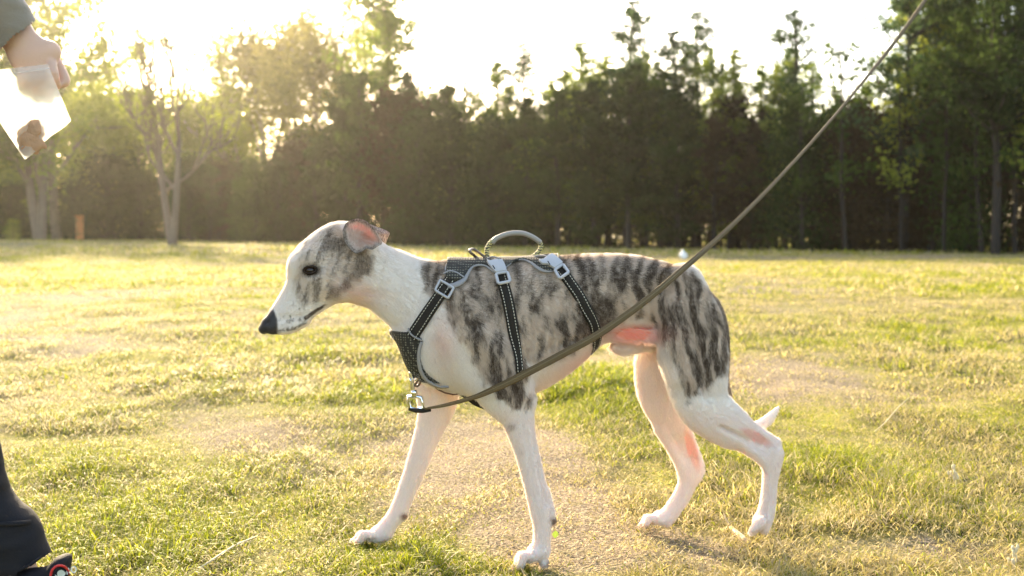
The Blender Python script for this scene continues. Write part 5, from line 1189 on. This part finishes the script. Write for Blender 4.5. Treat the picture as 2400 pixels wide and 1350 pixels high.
# hand, fine field
fh = Field((-.80, 1.33, .70), (-.60, 1.47, .92), .0016)
HDp = 1.42
fh.chain([S(-20, -25, HDp - .004, .027, .025), S(20, 50, HDp, .0255, .024), S(42, 88, HDp, .025, .019), S(62, 116, HDp, .027, .0155), S(84, 140, HDp, .030, .014)], k=.010, sub=3)
fh.chain([S(52, 140, HDp + .002, .012, .012), S(120, 118, HDp + .002, .012, .011)], k=.014)
fing = [([(54, 150), (54, 178), (58, 196), (70, 200), (78, 184)], [0, -.008, .004, .016, .016], .0068), ([(74, 150), (77, 188), (84, 212), (94, 210), (98, 190)], [0, -.011, .002, .017, .018], .0073),
        ([(96, 146), (101, 190), (108, 214), (117, 210), (118, 190)], [0, -.011, .002, .017, .018], .0073), ([(116, 132), (124, 172), (131, 198), (138, 194), (134, 178)], [0, -.010, .002, .016, .017], .0070)]
for pts_, dy_, rr in fing:
    fh.chain([S(x, y, HDp + d_, rr * f_) for (x, y), d_, f_ in zip(pts_, dy_, (1.12, 1.10, 1.02, .92, .80))], k=.0018, sub=3)
fh.chain([S(78, 100, HDp + .016, .013), S(112, 128, HDp + .022, .0115), S(136, 160, HDp + .022, .0098), S(150, 186, HDp + .018, .0082), S(152, 194, HDp + .016, .006)], k=.005, sub=3)
hV, hQ = fh.mesh(2)
V, Fq = join_np([(bV, bQ), (hV, hQ)])
person = link('person', mesh_np('person', V, Fq), M_skin); tag(person, 'person in black leggings and grey sleeve holding a clear bag at the left edge', 'person')
# clothing
def cloth(name, chains, mat, h=.006, k=.02, lo=(-1.42, 1.10, -.01), hi=(-.50, 1.88, 1.74), cut=None, wr=0.0):
    f = Field(lo, hi, h)
    for c in chains: f.chain(c, k=k, sub=3)
    Vc, Qc = f.mesh(2)
    if cut is not None:
        kp = cut(Vc); Qc = Qc[kp[Qc].all(1)]; u, inv = np.unique(Qc, return_inverse=True); Vc = Vc[u]; Qc = inv.reshape(-1, 4)
    if wr: Vc = Vc + (fbm(Vc[:, 0] * 30, Vc[:, 1] * 30, Vc[:, 2] * 60, 5, 2) - .5)[:, None] * np.array([1, -1, 0]) * wr
    o = link(name, mesh_np(name, Vc, Qc), mat, person); return o
def legcut(Vc):       # open hem just above the shoe
    px_, py_ = proj(Vc); return ~((py_ + .70 * (px_ - 112) > 1302) & (Vc[:, 0] > -1.0)) & ~((Vc[:, 2] < .09) & (Vc[:, 0] <= -1.0))
cloth('trousers', [[S(-235, 60, PD - .09, .092, .088), S(-215, 400, PD - .09, .073, .073), S(-205, 660, PD - .07, .062, .062), S(-170, 860, 1.43, .058, .060), S(-98, 1035, 1.44, .052, .055), S(-72, 1130, 1.445, .048, .050), S(-42, 1188, 1.45, .045, .046), S(-2, 1236, 1.452, .044, .045), S(22, 1252, 1.453, .044, .044), S(40, 1300, 1.455, .043, .043), S(60, 1345, 1.455, .043, .043), S(80, 1400, 1.455, .043, .043)],
                   [S(-245, 60, PD + .09, .092, .088), S(-280, 400, PD + .09, .073, .073), S(-300, 690, PD + .09, .060, .060), S(-340, 1000, PD + .10, .057, .057), S(-358, 1240, PD + .10, .042, .042), S(-358, 1330, PD + .10, .042, .042)],
                   [S(-238, 130, PD, .115, .155), S(-240, -60, PD, .108, .14)]], M_black, cut=legcut, wr=.008)
part('trouser_crease', [tube(np.array([P(x, y, 1.455 - .043 * math.sin(min(1, i / 4) * 1.5)) for i, (x, y) in enumerate([(76, 1216), (66, 1224), (48, 1227), (24, 1228), (0, 1228), (-30, 1226)])]), np.array([.002, .004, .0045, .004, .003, .001]), seg=8)], M_black, person)
part('hem_seam', [tube(np.array([P(x, y, 1.455 - .040 * math.sin(i / 8 * math.pi)) for i, (x, y) in enumerate([(104, 1298), (96, 1305), (84, 1314), (72, 1322), (60, 1329), (48, 1336), (36, 1342), (20, 1349), (4, 1352)])]), .0022, seg=6)], M_black, person)
cloth('jacket', [[S(-238, 60, PD, .118, .16), S(-240, -150, PD, .112, .145), S(-245, -400, PD, .122, .165), S(-250, -650, PD, .13, .185), S(-252, -790, PD, .09, .18), S(-250, -860, PD, .062, .07)],
                 [S(-258, -780, PD + .18, .062, .062), S(-275, -500, PD + .23, .056, .056), S(-285, -280, PD + .25, .050, .050), S(-252, 0, PD + .24, .040, .040)]], M_sleeve, cut=lambda q: q[:, 2] < 1.43, wr=.008)
def slcut(Vc): px_, py_ = proj(Vc); return (px_ * .62 + py_ * .78) < 92
cloth('sleeve', [[S(-250, -780, PD - .18, .062, .062), S(-215, -520, PD - .17, .056, .056), S(-160, -300, PD - .13, .052, .052), S(-66, -118, 1.40, .042, .042), S(-14, -5, 1.412, .036, .036), S(20, 50, 1.418, .034, .033), S(50, 100, 1.42, .034, .033)]], M_sleeve, h=.004, cut=slcut, lo=(-1.25, 1.15, .7), wr=.006)
# shoes
def shoe(dx, dpx, D, name='shoe'):
    f = Field((-1.5, 1.2, -.01), (-.5, 1.8, .16), .003)
    q = lambda x, y, d, r, w_: S(x + dx, y + dpx, D + d, r, w_)
    f.chain([q(38, 1395, 0, .034, .034), q(60, 1412, -.002, .036, .036), q(110, 1415, -.006, .034, .040), q(170, 1425, -.012, .026, .044), q(230, 1434, -.016, .020, .040), q(262, 1438, -.018, .012, .028)], k=.014, sub=3)
    f.chain([q(66, 1378, -.004, .028, .030), q(96, 1372, -.012, .026, .028), q(128, 1350, -.016, .017, .027), q(143, 1322, -.018, .012, .025), q(150, 1313, -.018, .008, .022)], k=.012, sub=2)
    V_, Q_ = f.mesh(2); o = link(name, mesh_np(name, V_, Q_), M_shoe, person)
    f = Field((-1.5, 1.2, -.02), (-.5, 1.8, .05), .003)
    f.chain([q(34, 1440, 0, .014, .036), q(110, 1440, -.006, .013, .042), q(190, 1440, -.013, .012, .046), q(264, 1440, -.018, .011, .030)], k=.004, sub=3); V_, Q_ = f.mesh(2); V_[:, 2] = np.maximum(V_[:, 2], -.006)
    link('sole', mesh_np('sole', V_, Q_), mat_simple('white_foam_sole', (.6, .6, .58), rough=.6), o); return o, V_
sh, _ = shoe(0, 0, 1.445)
shb = BVHTree.FromPolygons([tuple(v.co) for v in sh.data.vertices], [tuple(p_.vertices) for p_ in sh.data.polygons])
def shit(px_, py_, off):
    d = (Vector(P(px_, py_, 1)) - CAMO).normalized(); h = shb.ray_cast(CAMO, d); return None if h[0] is None else np.array(h[0] + h[1] * off)
cx, cy = 140, 1352
rg = [shit(cx + 21 * math.cos(a) + 0, cy + 27 * math.sin(a), .0012) for a in np.linspace(0, 2 * math.pi, 30, endpoint=False)]
rg = [r for r in rg if r is not None]
M_red = mat_simple('red_logo_print', (.55, .02, .02), rough=.5)
if len(rg) > 12: part('logo_ring', [tube(np.array(rg), .0017, seg=6, cap=True)], M_red, sh)
ov = [shit(cx + 9 * math.cos(a) + 2, cy - 8 + 9 * math.sin(a), .0012) for a in np.linspace(0, 2 * math.pi, 14, endpoint=False)]; ov = [r for r in ov if r is not None]
M_logo = mat_simple('pale_logo_print', (.55, .62, .58), rough=.35, spec=.8)
if len(ov) > 8:
    ov = np.array(ov); c0 = ov.mean(0); me = bpy.data.meshes.new('logo_patch'); me.from_pydata([tuple(v) for v in ov] + [tuple(c0)], [], [(i, (i + 1) % len(ov), len(ov)) for i in range(len(ov))]); link('logo_patch', me, M_logo, sh)
a0, a1 = shit(128, 1352, .0022), shit(152, 1346, .0022)
if a0 is not None and a1 is not None:
    tx = bpy.data.curves.new('logo_text', 'FONT'); tx.body = 'CURO'; tx.size = .0135; tx.extrude = .0004; to = bpy.data.objects.new('logo_text', tx); COL.objects.link(to); tx.materials.append(M_logo)
    xd = Vector(a1 - a0).normalized(); nn = Vector((.25, -.92, .3)).normalized(); yd = nn.cross(xd).normalized(); nn = xd.cross(yd)
    to.matrix_world = Matrix.Translation(Vector(a0)) @ Matrix((xd, yd, nn)).transposed().to_4x4(); mw = to.matrix_world.copy(); to.parent = sh
    bpy.context.view_layer.update(); dg = bpy.context.evaluated_depsgraph_get(); tm = bpy.data.meshes.new_from_object(to.evaluated_get(dg)); tm.transform(mw); tm.materials.clear(); bpy.data.objects.remove(to); link('logo_text', tm, M_logo, sh, smooth=False)
shoe(-410, -58, PD + .10)
M_hair = mat_simple('dark_brown_hair', (.03, .02, .015), rough=.6, bump=.6, bscale=150)
f = Field((-1.2, 1.3, 1.35), (-.8, 1.65, 1.74), .006); f.chain([S(-258, -960, PD, .045, .060), S(-262, -1080, PD, .088, .080), S(-252, -1170, PD, .090, .080)], k=.02); f.chain([S(-150, -1060, PD, .05, .09), S(-130, -1000, PD, .06, .09)], k=.01, op='sub'); hV_, hQ_ = f.mesh(2); link('hair', mesh_np('hair', hV_, hQ_), M_hair, person)
# ------------------------------------------------------------------ clear bag with treats
mb, N_, L_, O_ = new_mat('clear_crinkled_plastic')
g_ = N_.new('ShaderNodeBsdfPrincipled'); g_.inputs['Base Color'].default_value = (.95, .95, .93, 1); g_.inputs['Roughness'].default_value = .25; g_.inputs['Specular IOR Level'].default_value = .6
t_ = N_.new('ShaderNodeBsdfTransparent'); tl_ = N_.new('ShaderNodeBsdfTranslucent'); tl_.inputs[0].default_value = (.97, .97, .95, 1)
m1 = N_.new('ShaderNodeMixShader'); m1.inputs[0].default_value = .72; m2 = N_.new('ShaderNodeMixShader'); m2.inputs[0].default_value = .68
tc_ = N_.new('ShaderNodeTexCoord'); nz_ = N_.new('ShaderNodeTexNoise'); nz_.inputs['Scale'].default_value = 55; nz_.inputs['Detail'].default_value = 4; L_.new(tc_.outputs['Object'], nz_.inputs['Vector']); bp_ = N_.new('ShaderNodeBump'); bp_.inputs['Distance'].default_value = .004; L_.new(nz_.outputs['Fac'], bp_.inputs['Height']); L_.new(bp_.outputs[0], g_.inputs['Normal'])
L_.new(g_.outputs[0], m1.inputs[1]); L_.new(tl_.outputs[0], m1.inputs[2]); L_.new(m1.outputs[0], m2.inputs[1]); L_.new(t_.outputs[0], m2.inputs[2]); L_.new(m2.outputs[0], O_.inputs[0])
tl4, tr4, br4, bl4 = np.array([(-78, 172), (112, 150), (166, 282), (58, 374)], float)
nu, nv = 30, 30; pcs = []
for sgn in (-1, 1):
    V = []
    for j in range(nv + 1):
        for i in range(nu + 1):
            u, v = i / nu, j / nv; a = tl4 * (1 - u) + tr4 * u; b2 = bl4 * (1 - u) + br4 * u; p_ = a * (1 - v) + b2 * v
            p_ = p_ + np.array([.35, .6]) * 3 * math.sin(u * 9) * v
            bul = math.sin(math.pi * u) * (math.sin(math.pi * min(1, v * 1.02)) ** .8 if v < .98 else 0)
            V.append(P(p_[0], p_[1], 1.392 + .006 * (float(noise(np.array([u * 7. + v * 3]), np.array([v * 5. - u * 2]), 0, 33 + sgn)[0]) - .5) * (1 - .6 * v) + sgn * (.0006 + .011 * max(0, bul) * v) + .004 * math.sin(u * 8 + v * 5) + .003 * math.sin(v * 17 + u * 3)))
    V = np.array(V); Fq = [(j * (nu + 1) + i, j * (nu + 1) + i + 1, (j + 1) * (nu + 1) + i + 1, (j + 1) * (nu + 1) + i) for j in range(nv) for i in range(nu)]; pcs.append((V, np.array(Fq)))
bag = part('plastic_bag', pcs, mb); tag(bag, 'clear plastic zip bag held by the person and hanging from the fingers', 'bag')
zl = np.array([P(*(tl4 * (1 - .10) + bl4 * .10) * 1.0, 1.391)]) if False else np.array([P(q[0], q[1], 1.3885) for q in [tl4 * (.93 - .0 * t) + bl4 * .07 + (tr4 * .93 + br4 * .07 - tl4 * .93 - bl4 * .07) * t for t in np.linspace(0, 1, 9)]])
part('zip_seal', [tube(zl, .0010, seg=6)], mb, bag)
M_treat = mat_simple('brown_dried_meat', (.40, .23, .13), rough=.8, bump=.9, bscale=160, var=.4, vscale=70)
def lump(name, c, ax, seed, label):
    V, Fq = uvsphere((0, 0, 0), 1, 26, 16); n_ = fbm(V[:, 0] * 2.2 + seed, V[:, 1] * 2.2, V[:, 2] * 2.2, seed, 3); V = V * (.65 + .75 * n_)[:, None] * np.array(ax); a = -.75
    V = V @ np.array([[math.cos(a), 0, -math.sin(a)], [0, 1, 0], [math.sin(a), 0, math.cos(a)]]); o = part(name, [(V + np.array(c), Fq)], M_treat); tag(o, label, 'dog treat', 'dried meat treats in the clear bag')
lump('dried_treat', P(70, 326, 1.392), (.016, .0045, .022), 3, 'large rough brown dried meat treat in the bottom corner of the clear bag')
lump('dried_treat', P(82, 303, 1.392), (.012, .0045, .014), 9, 'smaller brown dried meat treat lying above the large one in the clear bag')
lump('dried_treat', P(60, 348, 1.392), (.008, .0035, .011), 14, 'darker brown crumb wedged in the lowest tip of the clear bag')
# ------------------------------------------------------------------ small things on the field
X, Y = gpt(1733, 1271); z0 = float(hgt(X, Y))
C = np.array([P(x, y, D) for x, y, D in [(1713, 1254, 1.83), (1722, 1262, 1.805), (1733, 1271, 1.78), (1744, 1280, 1.757), (1754, 1287, 1.74)]]); C[:, 2] = z0 + .008
tw_ = part('twig', [tube(C, np.array([.0038, .0056, .0060, .0062, .0058]), seg=9), tube(np.array([C[0], C[0] + [-.006, .01, .010], C[0] + [-.010, .015, .022]]), np.array([.003, .002, .0008]), seg=6)], mat_simple('dry_pale_twig', (.50, .38, .24), rough=.8, bump=.6, bscale=120, var=.3)); tag(tw_, 'short pale broken twig lying on bare soil near the raised hind paw', 'twig')
X, Y = gpt(1602, 600)
def blobmesh(c, ax, seed):
    V, Fq = uvsphere((0, 0, 0), 1, 20, 12); n_ = fbm(V[:, 0] * 1.6 + seed, V[:, 1] * 1.6, V[:, 2] * 1.6, seed, 2); V = V * (.7 + .6 * n_)[:, None] * np.array(ax); return V + np.array(c), Fq
tag(part('litter_bag', [blobmesh((X, Y, float(hgt(X, Y)) + .07), (.085, .07, .085), 4), blobmesh((X - .02, Y, float(hgt(X, Y)) + .15), (.03, .03, .05), 6)], mat_simple('white_plastic', (.8, .8, .8), rough=.5)), 'small crumpled white plastic bag lying far off on the grass by the tree line', 'litter')
X, Y = gpt(187, 563); zg = float(hgt(X, Y)); bx = []
def boxp(x0, x1, y0, y1, z0, z1):
    V = np.array([(x, y, z) for z in (z0, z1) for y in (y0, y1) for x in (x0, x1)]); return V, np.array([(0, 2, 3, 1), (4, 5, 7, 6), (0, 1, 5, 4), (2, 6, 7, 3), (0, 4, 6, 2), (1, 3, 7, 5)])
po = empty('marker_post', (X, Y, zg)); tag(po, 'weathered orange marker post standing at the foot of the left trees', 'post')
M_or = mat_simple('faded_orange_paint', (.55, .20, .06), rough=.7, var=.25, vscale=8)
a = multi('post_board', [([boxp(X - .21, X + .21, Y - .03, Y + .03, zg - .1, zg + 1.32)], M_or)], po, smooth=False, bevel=.01); b = multi('post_cap', [([boxp(X - .25, X + .25, Y - .05, Y + .05, zg + 1.323, zg + 1.40)], M_or)], po, smooth=False, bevel=.01)
# bright leaf beside the near front paw, dry weed stalks
def leafobj(px_, py_, s_, label):
    X, Y = gpt(px_, py_ + 14); c = np.array([X, Y, float(hgt(X, Y)) + .012]); V = []; n_ = 9
    for i in range(n_):
        t = i / (n_ - 1); w_ = math.sin(math.pi * t ** .8) * s_ * .42
        for q in (-1, 0, 1): V.append(c + np.array([q * w_ + .1 * s_ * t, .15 * s_ * t, s_ * t + abs(q) * w_ * .3]))
    Fq = [(i * 3 + q, i * 3 + q + 1, i * 3 + q + 4, i * 3 + q + 3) for i in range(n_ - 1) for q in (0, 1)]
    me = mesh_np('leaf', np.array(V), np.array(Fq)); vattr(me, 'gcol', np.tile([.13, .20, .025], (len(V), 1)), 'FLOAT_COLOR'); o = link('leaf', me, bpy.data.materials['grass_blades']); tag(o, label, 'leaf')
leafobj(1301, 1266, .013, 'single bright yellow green leaf standing just right of the near front paw')
def weed(px_, py_, hgt_px, seed, label):
    X, Y = gpt(px_, py_); r = np.random.default_rng(seed); z = float(hgt(X, Y)); H_ = hgt_px * Y / FPX; b0 = np.array([X, Y, z]); t_ = b0 + np.array([(r.random() - .3) * H_ * .4, 0, H_])
    pc = [tube(np.array([b0, (b0 + t_) / 2 + [.004, 0, 0], t_]), np.array([.0014, .0011, .0006]), seg=5)]
    for i in range(9):
        u = .35 + .6 * r.random(); c = b0 + (t_ - b0) * u; e = c + np.array([(r.random() - .5) * .5, (r.random() - .5) * .4, .25]) * H_ * .5; pc.append(tube(np.array([c, (c + e) / 2 + [0, 0, .003], e]), np.array([.0009, .0007, .0004]), seg=4)); pc.append(blobmesh(e, (.0022, .0022, .005), seed + i))
    o = part('dry_weed', pc, mat_simple('dry_straw', (.62, .52, .34), rough=.8)); tag(o, label, 'dry weed', 'dry weed stalks on the right side of the field')
weed(2240, 1160, 85, 3, 'tall forked dry weed stalk at the right side of the field'); weed(2370, 1330, 60, 5, 'dry weed stalk at the bottom right corner'); weed(1674, 1046, 34, 7, 'short dry stalk standing between the dog hind legs')
C = np.array([P(x, y, D) for x, y, D in [(2045, 1018, 2.72), (2075, 990, 2.72), (2105, 955, 2.72), (2130, 932, 2.72)]]); tag(part('grass_stalk', [tube(C, np.array([.0018, .0015, .0012, .0008]), seg=5)], bpy.data.materials['dry_straw']), 'long thin dry grass stalk leaning right in the lush patch behind the dog tail', 'grass stalk')
C = []
for x, y in [(469, 1345), (500, 1325), (530, 1303), (560, 1284), (604, 1265)]:
    X, Y = gpt(x, y + 6); C.append((X, Y, float(hgt(X, Y)) + .016))
tag(part('grass_stalk', [tube(np.array(C), np.array([.0012, .0016, .0018, .0016, .0010]), seg=6)], bpy.data.materials['dry_straw']), 'long pale dry grass stalk lying on the turf at the bottom left', 'grass stalk')
print('person', round(time.time() - T0, 1))
# ------------------------------------------------------------------ haze volume added in place of the lens-flare glow
hz_me = mesh_np('flare_haze', *boxp(-420, 420, -140, 1420, -1.5, 16.0)); mh, N_, L_, O_ = new_mat('flare_standin_air'); pv = N_.new('ShaderNodeVolumePrincipled')
pv.inputs['Color'].default_value = (1.0, .95, .84, 1); pv.inputs['Density'].default_value = .00038; pv.inputs['Anisotropy'].default_value = .76
L_.new(pv.outputs[0], O_.inputs['Volume']); flare_haze = link('flare_haze', hz_me, mh, smooth=False); tag(flare_haze, kind='stuff')
SC.cycles.volume_step_rate = 10
print('done', round(time.time() - T0, 1))
